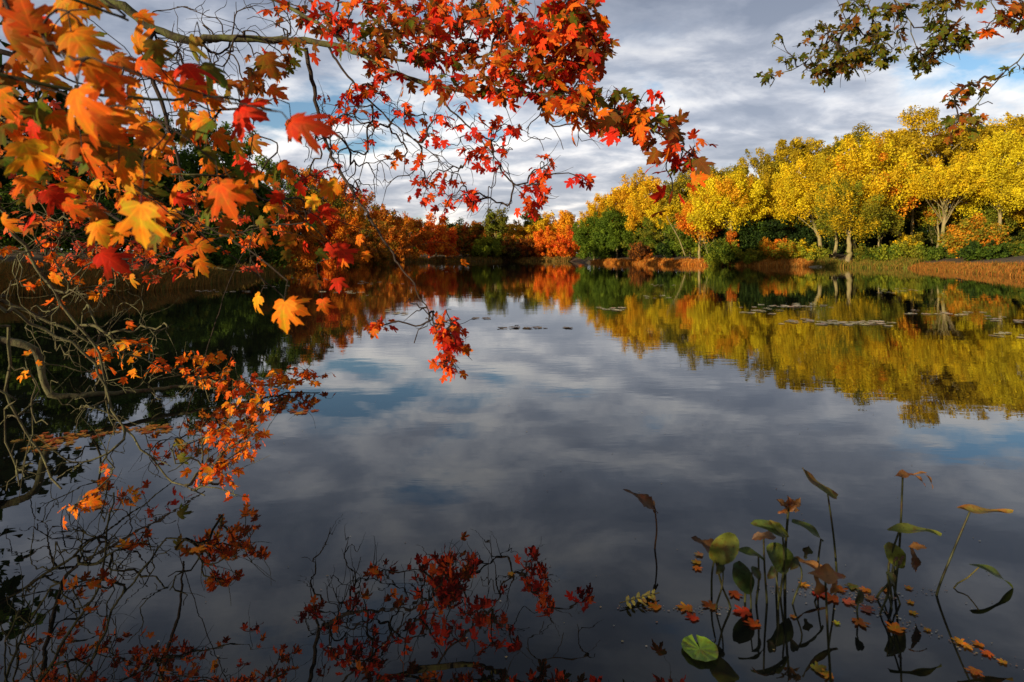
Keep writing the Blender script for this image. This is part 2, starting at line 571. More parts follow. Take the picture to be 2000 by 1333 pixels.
def plant_tree(name, label, cat, px, d, top, halfw, cols, bottom=None, group=None, leaf=0.26, clump=0.25, dens=1.7, flat=0.85, seed=0,
               trunk_px=None, trunk_r=None, lean=0.0, bark=None, limbs=7, spiky=0.0, gold=0.0, goldcols=None, low=-0.55, base_d=None, fork=False, cap=26000, depthw=1.0, feather=0.45):
    """a tree whose crown spans rows top..bottom and px +- halfw in the photograph when it stands d metres off"""
    rng = np.random.default_rng(abs(seed + int(px * 7 + top * 13 + d * 31)))
    x = (px - 1000) / F * d
    bx = x if trunk_px is None else (trunk_px - 1000) / F * d
    gz = float(ground_z(np.array([bx]), np.array([d]))[0])
    ztop = CAM_H + (HOR - top) / F * d
    zbot = gz + 0.1 if bottom is None else CAM_H + (HOR - bottom) / F * d
    rw = halfw / F * d
    rh = (ztop - zbot) / 2
    if bottom is None and low > -0.9:
        low = -1.0
    root = empty(name, (bx, d, gz), label, cat, group)
    org = np.array([bx, d, gz])
    c = np.array([x, d, zbot + rh])
    v, f, tint, cc, cr = crown(rng, c, (rw, rw * depthw, rh), cols, leaf, clump, dens, flat, low, cap, spiky, gold, goldcols, feather)
    mb = MB()
    mb.add(v, f4=f, c=tint)
    mb.build("crown", M_CROWN, root, origin=org)
    # trunk and limbs that reach into the clumps
    tr = trunk_r or max(0.05, 0.022 * (ztop - gz))
    mb = MB()
    fork_z = zbot + rh * (0.25 if bottom is not None else 0.5)
    mid = np.array([bx + lean, d, gz + (fork_z - gz) * 0.55])
    tp = np.array([bx + (x - bx) * 0.5 + lean * 0.5, d, fork_z])
    apex = np.array([x, d, ztop - rh * 0.35])
    path = smooth_path([np.r_[bx, d, gz - 0.3], np.r_[bx, d, gz + 0.35], mid, tp, apex], 0.5)
    tt = np.linspace(0, 1, len(path))
    rr = tr * (1.25 - 0.25 * np.clip(tt / 0.12, 0, 1)) * (1 - 0.85 * np.clip((tt - 0.25) / 0.75, 0, 1))
    path[:, :2] += rng.normal(size=(len(path), 2)) * tr * 0.12
    tube(mb, path, rr, 8)
    order = np.argsort(rng.random(len(cc)))[:limbs * 3]
    for k, q in enumerate(order):
        e = cc[q]
        s0 = int(len(path) * rng.uniform(0.38, 0.8))
        s = path[s0]
        if np.linalg.norm(e - s) < 0.3:
            continue
        m1 = s + (e - s) * 0.5 + np.array([0, 0, 0.12 * np.linalg.norm(e - s)]) * rng.uniform(-0.3, 1) + rng.normal(size=3) * 0.15
        pp = smooth_path([s, m1, e], 0.5)
        r0 = tr * (0.30 if k < limbs else 0.15)
        tube(mb, pp, np.linspace(min(r0, rr[s0]), r0 * 0.2, len(pp)), 5)
    mb.build("trunk", bark or M_TRUNK, root, origin=org, smooth=True, cols=False)
    return root


def T(name, label, px, d, top, halfw, cols, bottom=None, cat="tree", **kw):
    return plant_tree(name, label, cat, px, d, top, halfw, cols, bottom, **kw)


# --- right bank, tall wood at the back
BK = "tall oaks at the back of the right wood"
T("oak_tree", "tall golden oak with the highest rounded crown of the right bank", 1838, 74, 207, 102, OAK + OAK + YEL[:2], 440, group=BK, clump=0.12, feather=0.15, leaf=0.165, cap=42000)
T("oak_tree", "tall golden oak cut by the right edge of the photo, behind the lemon yellow tree", 1968, 76, 215, 85, OAK + YEL, 440, group=BK, clump=0.12, feather=0.15, leaf=0.165, cap=42000)
T("oak_tree", "bronze oak filling the dip just left of the highest crown", 1742, 77, 247, 75, OAK + YEL, 450, group=BK, clump=0.12, feather=0.15, leaf=0.165, cap=42000)
T("oak_tree", "bronze oak whose flat top rises above the orange tipped tree", 1655, 80, 247, 74, OAK + OLI, 450, group=BK, clump=0.12, feather=0.15, leaf=0.165, cap=42000)
T("oak_tree", "bronze oak with small rounded top beside the sky gap in the ridge", 1568, 83, 266, 62, OAK, 460, group=BK, clump=0.12, feather=0.15, leaf=0.165, cap=42000)
T("oak_tree", "bronze oak on the slope of the ridge above the dark hemlock", 1490, 86, 298, 68, OAK + OLI, 470, group=BK, clump=0.12, feather=0.15, leaf=0.165, cap=42000)
T("oak_tree", "dim olive oak behind the yellow round maple at the low end of the ridge", 1352, 96, 330, 66, OLI + OAK, 470, group=BK, clump=0.15, leaf=0.2, cap=34000)
T("oak_tree", "olive bronze oak between the yellow round maple and the ridge", 1432, 90, 322, 50, OAK + OLI, 470, group=BK, clump=0.15, leaf=0.2, cap=34000)
T("oak_tree", "bronze oak in the dip right of the highest crown", 1900, 75, 236, 58, OAK + OLI, 440, group=BK, clump=0.12, feather=0.15, leaf=0.165, cap=42000)
# --- right bank, bright front row
T("maple_tree", "round lemon yellow maple above the dark hemlock, orange on its right shoulder", 1425, 78, 338, 72, LEM, 468, gold=0.16, goldcols=GOLD, clump=0.13, feather=0.9, leaf=0.165, cap=42000, trunk_px=1432)
T("maple_tree", "small orange maple tucked under the left side of the round lemon maple", 1366, 84, 396, 42, GOLD + ORA, 475, clump=0.28)
T("maple_tree", "yellow maple with a pale forked trunk lit by the sun", 1578, 74, 318, 66, LEM + YEL, 452, clump=0.13, feather=0.9, leaf=0.165, cap=42000, trunk_px=1603, trunk_r=0.24, lean=-0.2)
T("maple_tree", "broad yellow tree turning orange at its upper right, near the middle of the right bank", 1692, 70, 288, 92, YEL + LEM, 452, gold=0.22, goldcols=GOLD + ORA, clump=0.13, feather=0.9, leaf=0.165, cap=42000, trunk_px=1756, trunk_r=0.3, lean=0.05)
T("maple_tree", "yellow green leaning tree in front of the broad yellow tree, its trunk pale", 1656, 66, 346, 58, LIM + OLI, 498, gold=0.4, goldcols=YEL, clump=0.17, dens=1.1, feather=0.95, leaf=0.165, cap=42000, trunk_px=1655, trunk_r=0.28, lean=0.3)
T("maple_tree", "yellow tree like an open parasol with spreading bare limbs beneath", 1848, 64, 322, 60, LEM + YEL, 425, clump=0.13, feather=0.9, leaf=0.165, cap=42000, trunk_px=1842, trunk_r=0.21, limbs=14, low=-0.2)
T("maple_tree", "tall lemon yellow tree at the right edge of the photo with pale thin trunk", 1955, 62, 268, 58, LEM, 450, clump=0.13, feather=0.9, leaf=0.165, cap=42000, trunk_px=1951, trunk_r=0.2, limbs=14)
T("maple_tree", "orange red sapling squeezed between the broad yellow tree and the parasol shaped one", 1782, 70, 330, 24, ORA + GOLD, 400, clump=0.3)
T("maple_tree", "golden maple on the left end of the right bank behind the green thicket", 1236, 112, 340, 56, GOLD + YEL, 480, clump=0.15, leaf=0.23, cap=30000)
T("maple_tree", "small golden maple at the tip of the point, lowest of the golden crowns", 1175, 116, 384, 38, GOLD + YEL, 480, clump=0.17, leaf=0.23, cap=30000)
T("maple_tree", "gold maple with thin pale trunk rising out of the green thicket", 1262, 104, 378, 42, GOLD + YEL, 470, clump=0.24, trunk_px=1259, trunk_r=0.16, leaf=0.23, cap=30000)
T("maple_tree", "yellow maple between the green thicket and the olive oak", 1315, 98, 372, 50, YEL + LEM, 480, clump=0.15, leaf=0.2, cap=34000)
FL2 = "lower trees filling the right wood"
T("maple_tree", "airy olive tree with many thin stems just left of the straight brown trunk", 1716, 67, 378, 40, OLI + LIM + YEL[1:2], 476, clump=0.14, feather=0.8, leaf=0.165, cap=30000, trunk_r=0.09, limbs=10)
for i in range(16):
    px = 1210 + i * 53
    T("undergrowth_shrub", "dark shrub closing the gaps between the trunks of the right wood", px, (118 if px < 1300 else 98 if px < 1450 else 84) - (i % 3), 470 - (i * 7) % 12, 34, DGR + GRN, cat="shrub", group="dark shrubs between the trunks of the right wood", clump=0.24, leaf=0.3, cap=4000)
for px, d, top, hw, cols, bot, lab in (
        (1530, 79, 362, 46, YEL + LIM, 470, "yellow green tree filling the gap left of the forked yellow maple"), (1622, 77, 350, 42, YEL + OAK, 440, "dull gold tree behind the green leaning tree"),
        (1775, 74, 345, 50, OAK + GOLD, 446, "copper gold tree behind the orange red sapling"), (1896, 69, 355, 42, OAK + YEL, 450, "bronze tree in the gap between the parasol shaped tree and the lemon one"),
        (2010, 64, 330, 50, YEL, 470, "golden tree cut by the right edge, lower than the oak behind it"), (1480, 82, 350, 44, OAK + YEL, 450, "gold tree on the slope right of the round lemon maple"),
        (1820, 71, 385, 40, LIM + OAK, 455, "yellow olive tree low behind the thin crooked tree"), (1930, 66, 400, 44, OLI + LIM, 462, "olive tree low behind the lemon tree at the right edge"),
        (1720, 72, 400, 44, OLI + LIM, 452, "olive tree low behind the straight brown trunk"), (1395, 88, 372, 36, YEL + OLI, 470, "yellow olive tree left behind the round lemon maple")):
    T("maple_tree", lab, px, d, top, hw, cols, bot, group=FL2, clump=0.14, feather=0.8, leaf=0.165, cap=42000)
# --- green thicket of the point
TGR = [(0.115, 0.175, 0.014), (0.160, 0.220, 0.016), (0.075, 0.125, 0.012)]
TH = "dense green trees of the point"
T("evergreen_tree", "dense green tree at the very tip of the point, leaves down to the water", 1160, 114, 416, 40, TGR, group=TH, clump=0.16, leaf=0.26, spiky=0.12)
T("evergreen_tree", "tallest dense green tree of the thicket, below the golden maple", 1205, 110, 408, 46, TGR, group=TH, clump=0.15, leaf=0.26, spiky=0.12)
T("evergreen_tree", "dense green tree of the thicket beside the thin pale trunk", 1252, 106, 424, 36, TGR + OLI[:1], group=TH, clump=0.16, leaf=0.26, spiky=0.12)
T("evergreen_tree", "dull green tree of the thicket behind the leaning bare stem", 1298, 98, 414, 44, TGR + OLI, group=TH, clump=0.15, leaf=0.25)
T("evergreen_tree", "dark green tree of the thicket next to the small orange maple", 1348, 92, 424, 44, TGR + OLI[:1], group=TH, clump=0.22, leaf=0.28)
T("evergreen_tree", "low bushy green tree on the shore in front of the small orange maple", 1385, 86, 478, 34, TGR + LIM, group=TH, clump=0.26, leaf=0.26)
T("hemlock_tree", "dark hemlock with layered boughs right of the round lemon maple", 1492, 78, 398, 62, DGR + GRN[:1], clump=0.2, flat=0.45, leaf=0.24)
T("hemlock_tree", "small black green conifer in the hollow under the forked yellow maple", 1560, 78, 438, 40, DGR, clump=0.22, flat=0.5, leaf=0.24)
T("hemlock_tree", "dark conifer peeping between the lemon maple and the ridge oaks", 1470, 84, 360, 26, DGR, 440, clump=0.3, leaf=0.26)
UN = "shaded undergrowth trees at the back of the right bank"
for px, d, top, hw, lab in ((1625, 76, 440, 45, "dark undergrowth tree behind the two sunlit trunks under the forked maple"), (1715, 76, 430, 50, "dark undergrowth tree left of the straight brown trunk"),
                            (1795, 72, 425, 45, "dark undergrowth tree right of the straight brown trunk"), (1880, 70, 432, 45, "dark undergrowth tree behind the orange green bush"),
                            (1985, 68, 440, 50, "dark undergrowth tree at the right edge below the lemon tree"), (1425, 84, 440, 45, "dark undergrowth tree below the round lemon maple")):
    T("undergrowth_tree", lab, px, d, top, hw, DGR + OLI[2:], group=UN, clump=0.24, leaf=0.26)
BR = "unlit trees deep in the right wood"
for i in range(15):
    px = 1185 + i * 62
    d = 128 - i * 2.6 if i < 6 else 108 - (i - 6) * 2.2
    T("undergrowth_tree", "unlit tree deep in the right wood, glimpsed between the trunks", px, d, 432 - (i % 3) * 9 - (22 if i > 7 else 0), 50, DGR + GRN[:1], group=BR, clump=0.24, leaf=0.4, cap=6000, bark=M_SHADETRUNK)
# extra trunks seen under the crowns
for px, d, top, tr, ln, lab in ((1672, 67, 405, 0.2, -0.25, "slender tree leaning right beside the green leaning tree"), (1830, 68, 395, 0.14, 0.2, "thin crooked tree left of the parasol shaped one"),
                                (1630, 70, 400, 0.2, 0.2, "leaning slim tree with a tuft of orange leaves at mid height")):
    T("slim_tree", lab, px, d, top, 18, LIM + ORA[:1], top + 52, clump=0.4, leaf=0.24, trunk_r=tr, lean=ln, limbs=3)
# --- shrubs on the right shore
def S(label, px, d, top, hw, cols, **kw):
    kw.setdefault('clump', 0.28); kw.setdefault('leaf', 0.2); kw.setdefault('limbs', 3)
    return T("shrub", label, px, d, top, hw, cols, None, cat="shrub", trunk_r=0.04, **kw)


S("brown red shrub on the shore in front of the green thicket", 1248, 97, 478, 25, BRN + RUS)
S("light green shrub reaching the water left of the yellow orange shrubs", 1415, 75.5, 476, 35, LIM + GRN)
S("orange red bush sprouting behind the light green shore shrub", 1428, 77, 452, 14, RUS + ORA)
S("yellow green shrub at the left end of the shrub belt", 1468, 73, 483, 28, LIM + OLI)
S("orange tinted shrub in the middle of the shrub belt", 1520, 71.5, 468, 35, ORA + LIM)
S("yellow speckled shrub right of the orange tinted one", 1566, 70.5, 478, 33, LIM + YEL[:1])
S("low olive shrub beside the sandy landing", 1602, 69.5, 488, 21, OLI + LIM)
S("olive shrub on the shore just right of the sandy landing", 1690, 66, 486, 30, OLI + GRN)
S("bright green shrub beneath the straight brown trunk", 1735, 63.5, 482, 33, LIM + GRN)
S("yellow tinged shrub between the two big trunks", 1782, 62.5, 482, 30, LIM + OLI)
S("dark green spreading shrub below the parasol shaped tree", 1832, 61, 486, 37, GRN + LIM[2:])
S("large round bush half orange and half green at the right", 1902, 55, 430, 54, MIXED + ORA[:1], bark=M_SHADETRUNK)
S("dark green shrub at the foot of the half orange bush", 1918, 52, 476, 42, GRN + DGR[:1])
S("dull green shrub under the right edge tree", 1978, 52, 472, 35, OLI + GRN)
S("small golden bush on the slope behind the straight brown trunk", 1776, 67, 456, 28, YEL[:1] + OLI)

# --- far shore in the middle
FAR = "far shore trees"
for px, d, top, hw, cols, lab in (
        (852, 150, 426, 46, RED + ORA, "scarlet maple on the far shore, largest of the red ones"),
        (800, 138, 420, 40, ORA + RUS + OLI[:1], "rust orange tree left of the far scarlet maple"),
        (905, 158, 438, 30, RUS + RED[:1] + OLI, "rusty tree on the far shore left of the pine"),
        (1020, 166, 436, 34, GOLD + OLI[:1], "olive gold tree right of the far pine"),
        (1062, 162, 424, 34, YEL + GOLD, "yellow tree on the far shore behind the orange pair"),
        (1108, 160, 416, 34, GOLD + ORA[1:2], "golden orange tree meeting the point on the far shore"),
        (1072, 156, 446, 30, ORA + RED[1:2], "orange maple on the far shore left of the brightest red one"),
        (1112, 152, 446, 30, RED + ORA, "bright red orange maple closest to the point on the far shore"),
        (990, 158, 462, 28, RUS + OLI + BRN, "brownish low tree at the water below the far pine"),
        (1030, 158, 462, 30, ORA[2:] + BRN + RUS, "rust brown tree at the water left of the far orange maple"),
        (752, 126, 404, 44, RUS + ORA[:1] + OLI[:1], "reddish brown tree above the left far bend of the shore"),
        (935, 162, 432, 30, RUS + OLI[:2], "rust and olive tree just left of the far pine")):
    T("far_tree", lab, px, d, top, hw, cols, group=FAR, clump=0.17, leaf=0.42, cap=12000)
T("far_shrub", "bright green shrub at the water on the far shore left of the pine", 950, 157, 462, 36, LIM, cat="shrub", clump=0.26, leaf=0.45, cap=7000)
T("far_shrub", "brown bare shrub leaning over the far water", 1000, 156.5, 478, 22, BRN + OLI[2:], cat="shrub", clump=0.3, leaf=0.4, cap=4000)
T("pine_tree", "lone dark pine standing above the far shore", 967, 159, 413, 27, OLI + LIM[2:], 466, clump=0.3, flat=0.5, leaf=0.5, trunk_r=0.25, cap=6000)
T("pine_tree", "smaller pine top right of the lone far pine", 1043, 165, 412, 22, OLI + LIM[2:], 470, clump=0.34, flat=0.5, leaf=0.5, trunk_r=0.25, cap=5000)
T("pine_tree", "low dark pine top left of the lone far pine", 880, 172, 432, 24, DGR + OLI[2:], 480, clump=0.34, flat=0.5, leaf=0.5, trunk_r=0.25, cap=5000)
BEL = "trees closing the view behind the far shore"
for i in range(16):
    px = 690 + i * 31
    T("distant_tree", "dim autumn tree closing the view behind the far shore", px, 186 + (i * 37) % 17, 436 + (i * 29) % 12 - (10 if px > 1080 else 0), 30, OLI[:2] + (GOLD if px > 1000 else RUS), group=BEL, clump=0.2, leaf=0.5, cap=6000)

for i in range(13):
    px = 740 + i * 33
    T("distant_shrub", "dim undergrowth shrub under the far shore trees", px, 163 + (i * 7) % 5, 472 - (i * 5) % 9, 26, OLI[2:] + RUS[2:] + GRN[:1], cat="shrub", group="undergrowth under the far shore trees", clump=0.26, leaf=0.5, cap=3500)
# --- left bank
LB = "trees of the left bank"
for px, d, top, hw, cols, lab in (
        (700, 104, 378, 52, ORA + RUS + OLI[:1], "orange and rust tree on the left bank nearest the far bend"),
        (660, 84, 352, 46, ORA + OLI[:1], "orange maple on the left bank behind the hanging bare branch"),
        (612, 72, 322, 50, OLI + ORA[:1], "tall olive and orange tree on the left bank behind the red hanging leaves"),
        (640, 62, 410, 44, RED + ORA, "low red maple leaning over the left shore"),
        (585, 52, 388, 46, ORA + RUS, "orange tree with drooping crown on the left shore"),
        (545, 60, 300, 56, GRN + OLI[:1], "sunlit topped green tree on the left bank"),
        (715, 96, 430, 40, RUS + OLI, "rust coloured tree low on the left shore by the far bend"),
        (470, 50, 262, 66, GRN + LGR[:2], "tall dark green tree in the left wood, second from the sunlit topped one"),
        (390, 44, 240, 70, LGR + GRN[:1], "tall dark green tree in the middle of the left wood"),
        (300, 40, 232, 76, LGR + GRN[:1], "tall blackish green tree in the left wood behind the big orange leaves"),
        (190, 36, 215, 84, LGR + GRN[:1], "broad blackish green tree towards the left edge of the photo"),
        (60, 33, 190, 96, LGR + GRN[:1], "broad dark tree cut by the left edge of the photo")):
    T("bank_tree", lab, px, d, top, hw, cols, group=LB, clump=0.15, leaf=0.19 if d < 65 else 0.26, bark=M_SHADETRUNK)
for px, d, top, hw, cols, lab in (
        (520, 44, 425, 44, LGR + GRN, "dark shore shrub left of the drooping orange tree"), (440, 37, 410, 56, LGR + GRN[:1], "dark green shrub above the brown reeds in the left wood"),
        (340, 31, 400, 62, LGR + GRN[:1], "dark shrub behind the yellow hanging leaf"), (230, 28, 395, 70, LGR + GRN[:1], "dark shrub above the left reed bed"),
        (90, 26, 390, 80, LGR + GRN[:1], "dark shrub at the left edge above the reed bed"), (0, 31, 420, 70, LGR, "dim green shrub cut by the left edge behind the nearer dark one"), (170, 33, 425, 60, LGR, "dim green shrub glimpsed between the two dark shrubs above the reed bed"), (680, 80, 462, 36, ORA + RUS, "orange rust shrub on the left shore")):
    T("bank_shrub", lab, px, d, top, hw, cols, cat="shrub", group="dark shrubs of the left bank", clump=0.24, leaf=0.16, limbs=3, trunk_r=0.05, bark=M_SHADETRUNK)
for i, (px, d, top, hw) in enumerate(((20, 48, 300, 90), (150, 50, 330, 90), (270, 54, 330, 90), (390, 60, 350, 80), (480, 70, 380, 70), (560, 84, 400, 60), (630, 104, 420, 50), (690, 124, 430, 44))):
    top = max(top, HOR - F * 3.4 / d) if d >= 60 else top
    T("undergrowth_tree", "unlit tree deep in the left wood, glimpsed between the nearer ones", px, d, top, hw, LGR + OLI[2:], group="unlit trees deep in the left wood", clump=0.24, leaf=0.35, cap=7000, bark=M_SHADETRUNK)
# the same wood runs on outside the frame and shades the lower right bank
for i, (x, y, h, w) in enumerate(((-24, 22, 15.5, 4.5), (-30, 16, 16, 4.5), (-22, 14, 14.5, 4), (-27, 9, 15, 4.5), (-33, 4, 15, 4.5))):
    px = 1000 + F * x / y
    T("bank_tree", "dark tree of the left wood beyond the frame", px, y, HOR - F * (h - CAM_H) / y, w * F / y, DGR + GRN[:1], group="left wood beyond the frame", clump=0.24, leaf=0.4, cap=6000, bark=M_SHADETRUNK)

WL = "shrubs leaning over the left waterline"
for px, d, top, hw, cols, lab in ((352, 24.5, 470, 60, LGR + OLI[:1], "green shrub at the end of the left reed bed, leaning over the water"), (430, 31, 462, 52, LGR, "dark leafy shrub over the water right of the left reed bed"),
                                  (492, 39, 455, 46, LGR + RUS[:1], "green shrub with rusty tips over the left waterline"), (545, 47, 448, 40, ORA + RUS, "orange shrub drooping into the water on the left shore"),
                                  (590, 56, 455, 34, LGR + OLI, "olive shrub over the water right of the orange drooping one"), (630, 66, 448, 34, RED[:2] + ORA, "red orange shrub over the water near the hanging branch"),
                                  (664, 80, 458, 30, OLI + ORA[2:], "mixed olive and orange shrub over the left water"), (700, 95, 452, 28, ORA + RED[1:2], "bright orange shrub at the left far bend"),
                                  (736, 112, 462, 26, OLI + RUS, "olive shrub at the water below the reddish brown far tree"), (772, 126, 448, 30, ORA + RUS, "orange rust shrub at the water left of the scarlet maple")):
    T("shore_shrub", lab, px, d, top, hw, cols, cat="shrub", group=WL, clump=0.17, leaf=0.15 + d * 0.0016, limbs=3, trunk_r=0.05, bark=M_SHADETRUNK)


def added_shade_shrub():  # added out of view so its leaves throw dappled shade on the pond plants
    c = np.array([-2.6, -0.35, 0.75])
    root = empty("bank_shrub", (c[0], c[1], 0.3), "unseen shrub added beyond the frame to shade the pond plants", "shrub")
    rng = np.random.default_rng(3)
    v, f, tint, cc, cr = crown(rng, c, (0.8, 1.5, 0.62), GRN, 0.10, 0.25, 0.35, 0.9, -1.0, 12000)
    mb = MB(); mb.add(v, f4=f, c=tint)
    mb.build("crown", M_CROWN, root, origin=(c[0], c[1], 0.3))
    mb = MB()
    for e in cc[:14]:
        tube(mb, smooth_path([[c[0], c[1], 0.1], (c + e) / 2 - [0, 0, 0.1], e], 0.1), 0.012, 5)
    mb.build("trunk", M_TWIG, root, origin=(c[0], c[1], 0.3), cols=False)


added_shade_shrub()

# ------------------------------------------------------------------ reeds and grass along the water (stuff)
def reed_bed(name, poly_px, n, hmin, hmax, cols, w=0.02, label=None, jitter=0.35, seed=1):
    """blades between the waterline points given as (x, y, inland depth)"""
    rng = np.random.default_rng(seed)
    seg = np.asarray(poly_px, float)
    t = rng.random(n) * (len(seg) - 1)
    i = np.minimum(t.astype(int), len(seg) - 2)
    fr = (t - i)[:, None]
    q = seg[i] * (1 - fr) + seg[i + 1] * fr
    e = nrm(seg[i + 1, :2] - seg[i, :2])
    # inland normal: the side with positive shore distance
    nr = np.stack([-e[:, 1], e[:, 0]], -1)
    test = shore_sd(q[:, 0] + nr[:, 0] * 0.8, q[:, 1] + nr[:, 1] * 0.8)
    nr = np.where(test[:, None] > shore_sd(q[:, 0] - nr[:, 0] * 0.8, q[:, 1] - nr[:, 1] * 0.8)[:, None], nr, -nr)
    u = rng.random(n) ** 1.2
    xy = q[:, :2] + nr * (u * q[:, 2] - 0.25)[:, None] + rng.normal(size=(n, 2)) * jitter * 0.3
    clump = 0.5 + 0.5 * np.sin(xy[:, 0] * 2.1 + np.sin(xy[:, 1] * 1.3) * 2) * np.sin(xy[:, 1] * 1.7 + 1)
    z = np.maximum(ground_z(xy[:, 0], xy[:, 1]), -0.08)
    h = rng.uniform(hmin, hmax, n) * (0.55 + 0.6 * clump)
    lean = rng.normal(size=(n, 2)) * 0.28 * h[:, None] + np.array([0.1, 0.0]) * h[:, None]
    a = rng.uniform(0, math.pi, n)
    wv = np.stack([np.cos(a), np.sin(a), np.zeros(n)], -1) * (w * rng.uniform(0.6, 1.4, n))[:, None]
    b0 = np.stack([xy[:, 0], xy[:, 1], z], -1)
    m1 = b0 + np.stack([lean[:, 0] * 0.3, lean[:, 1] * 0.3, h * 0.6], -1)
    tp = b0 + np.stack([lean[:, 0], lean[:, 1], h * rng.uniform(0.8, 1.0, n)], -1)
    v = np.stack([b0 - wv, b0 + wv, m1 + wv * 0.8, m1 - wv * 0.8, tp], 1).reshape(-1, 3)
    k = np.arange(n)[:, None] * 5
    cols = np.asarray(cols)
    c = cols[rng.integers(0, len(cols), n)] * rng.uniform(0.7, 1.25, n)[:, None]
    mb = MB()
    mb.add(v, f4=k + np.array([[0, 1, 2, 3]]), f3=k + np.array([[3, 2, 4]]), c=np.repeat(c, 5, 0))
    o = mb.build(name, M_REED)
    return tag(o, label, "reeds", kind="stuff")


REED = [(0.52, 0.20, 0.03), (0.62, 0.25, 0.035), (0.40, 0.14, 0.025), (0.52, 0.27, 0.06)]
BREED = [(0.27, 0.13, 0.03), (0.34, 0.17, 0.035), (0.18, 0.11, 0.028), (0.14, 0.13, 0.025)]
reed_bed("reeds", [(41.5, 59, 1.2), (37, 48, 2.0), (29.2, 31.5, 2.4), (29, 25, 3)], 18000, 0.22, 0.5, [(0.36, 0.13, 0.022), (0.30, 0.10, 0.02), (0.42, 0.17, 0.03), (0.22, 0.10, 0.02), (0.16, 0.13, 0.02)], 0.02, "rust orange reeds sloping to the water at the right edge", seed=2)
reed_bed("reeds", [(28.5, 77.5, 1.5), (31.5, 70, 2.4), (35.5, 67.5, 2.0)], 8000, 0.4, 0.9, REED, 0.035, "orange reeds in front of the yellow speckled shrubs", seed=3)
reed_bed("reeds", [(15.8, 112, 1.0), (17.5, 105, 1.5), (24.6, 87.5, 2.4), (27.6, 80, 1.5)], 9000, 0.3, 0.75, REED + RUS, 0.045, "orange reeds along the foot of the green thicket", seed=4)
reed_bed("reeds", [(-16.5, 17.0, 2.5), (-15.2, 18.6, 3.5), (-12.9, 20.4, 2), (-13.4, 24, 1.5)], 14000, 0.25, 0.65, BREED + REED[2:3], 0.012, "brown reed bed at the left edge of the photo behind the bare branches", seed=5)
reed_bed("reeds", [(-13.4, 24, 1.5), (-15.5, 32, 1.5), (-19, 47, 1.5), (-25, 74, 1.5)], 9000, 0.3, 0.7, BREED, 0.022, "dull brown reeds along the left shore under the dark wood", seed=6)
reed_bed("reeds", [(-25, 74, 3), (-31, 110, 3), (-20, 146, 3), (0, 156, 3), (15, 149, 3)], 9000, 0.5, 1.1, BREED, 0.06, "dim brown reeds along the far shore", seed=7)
reed_bed("reeds", [(35.5, 67.5, 3), (41.5, 59, 3.5)], 6000, 0.3, 0.8, [(0.12, 0.14, 0.02), (0.20, 0.17, 0.02), (0.28, 0.16, 0.03)], 0.03, "yellow green grass below the two big trunks of the right bank", seed=8)

# sandy landing
def landing():
    mb = MB()
    rng = np.random.default_rng(4)
    c = np.array([(1642 - 1000) / F * 66.2, 66.2])
    n = 28
    a = np.arange(n) / n * 2 * math.pi
    for k, (s, z) in enumerate(((1.0, -0.05), (0.92, 0.10), (0.6, 0.22))):
        r = (1 + 0.12 * rng.normal(size=n)) if k == 0 else r0
        r0 = r
        mb.add(np.stack([c[0] + np.cos(a) * 2.9 * s * r, c[1] + 0.9 + np.sin(a) * 1.3 * s * r, np.full(n, z)], -1))
    f = []
    for k in range(2):
        for j in range(n):
            f.append((k * n + j, k * n + (j + 1) % n, (k + 1) * n + (j + 1) % n, (k + 1) * n + j))
    mb.f4.append(np.array(f))
    mb.add([(c[0], c[1] + 0.9, 0.25)], f3=None)
    mb.f3.append(np.array([(2 * n + j, 2 * n + (j + 1) % n, 3 * n) for j in range(n)]))
    tag(mb.build("path", M_SAND, smooth=True, cols=False), kind="structure")


landing()

# bare leaning stem and bare shrub twigs by the thicket
def bare_stem(name, label, pts, r, twigs, seed):
    rng = np.random.default_rng(seed)
    w = np.array([P(*q) for q in pts])
    root = empty(name, w[0], label, "tree")
    mb = MB()
    p = smooth_path(w, 0.3)
    tube(mb, p, np.linspace(r, r * 0.4, len(p)), 6)
    for i in range(twigs):
        s = p[int(rng.uniform(0.4, 1) * (len(p) - 1))]
        e = s + rng.normal(size=3) * np.array([0.8, 0.5, 0.5]) + np.array([0, 0, 0.9])
        tube(mb, smooth_path([s, (s + e) / 2 + rng.normal(size=3) * 0.1, e], 0.3), 0.02, 4)
    mb.build("trunk", M_TRUNK, root, origin=w[0], smooth=True, cols=False)


bare_stem("bare_tree", "pale bare stem leaning left out of the green thicket", [(1338, 499, 80), (1325, 465, 80), (1308, 435, 80), (1302, 422, 80)], 0.09, 4, 1)
bare_stem("bare_tree", "pale bare sapling with spreading twigs beside the leaning stem", [(1382, 496, 79), (1378, 482, 79), (1372, 468, 79)], 0.05, 12, 2)

# ------------------------------------------------------------------ maple leaves of the near boughs
HALF = [(0.0, 0.0), (0.10, -0.05), (0.24, -0.05), (0.40, 0.05), (0.35, 0.12), (0.45, 0.23), (0.33, 0.26), (0.23, 0.29), (0.36, 0.40), (0.47, 0.46),
        (0.60, 0.66), (0.47, 0.63), (0.43, 0.70), (0.32, 0.61), (0.17, 0.50), (0.23, 0.66), (0.17, 0.70), (0.18, 0.80), (0.08, 0.87), (0.0, 1.0)]
OUT = np.array(HALF + [(-x, y) for x, y in HALF[-2:0:-1]])
_no = len(OUT)
CEN = np.array([0.0, 0.32])


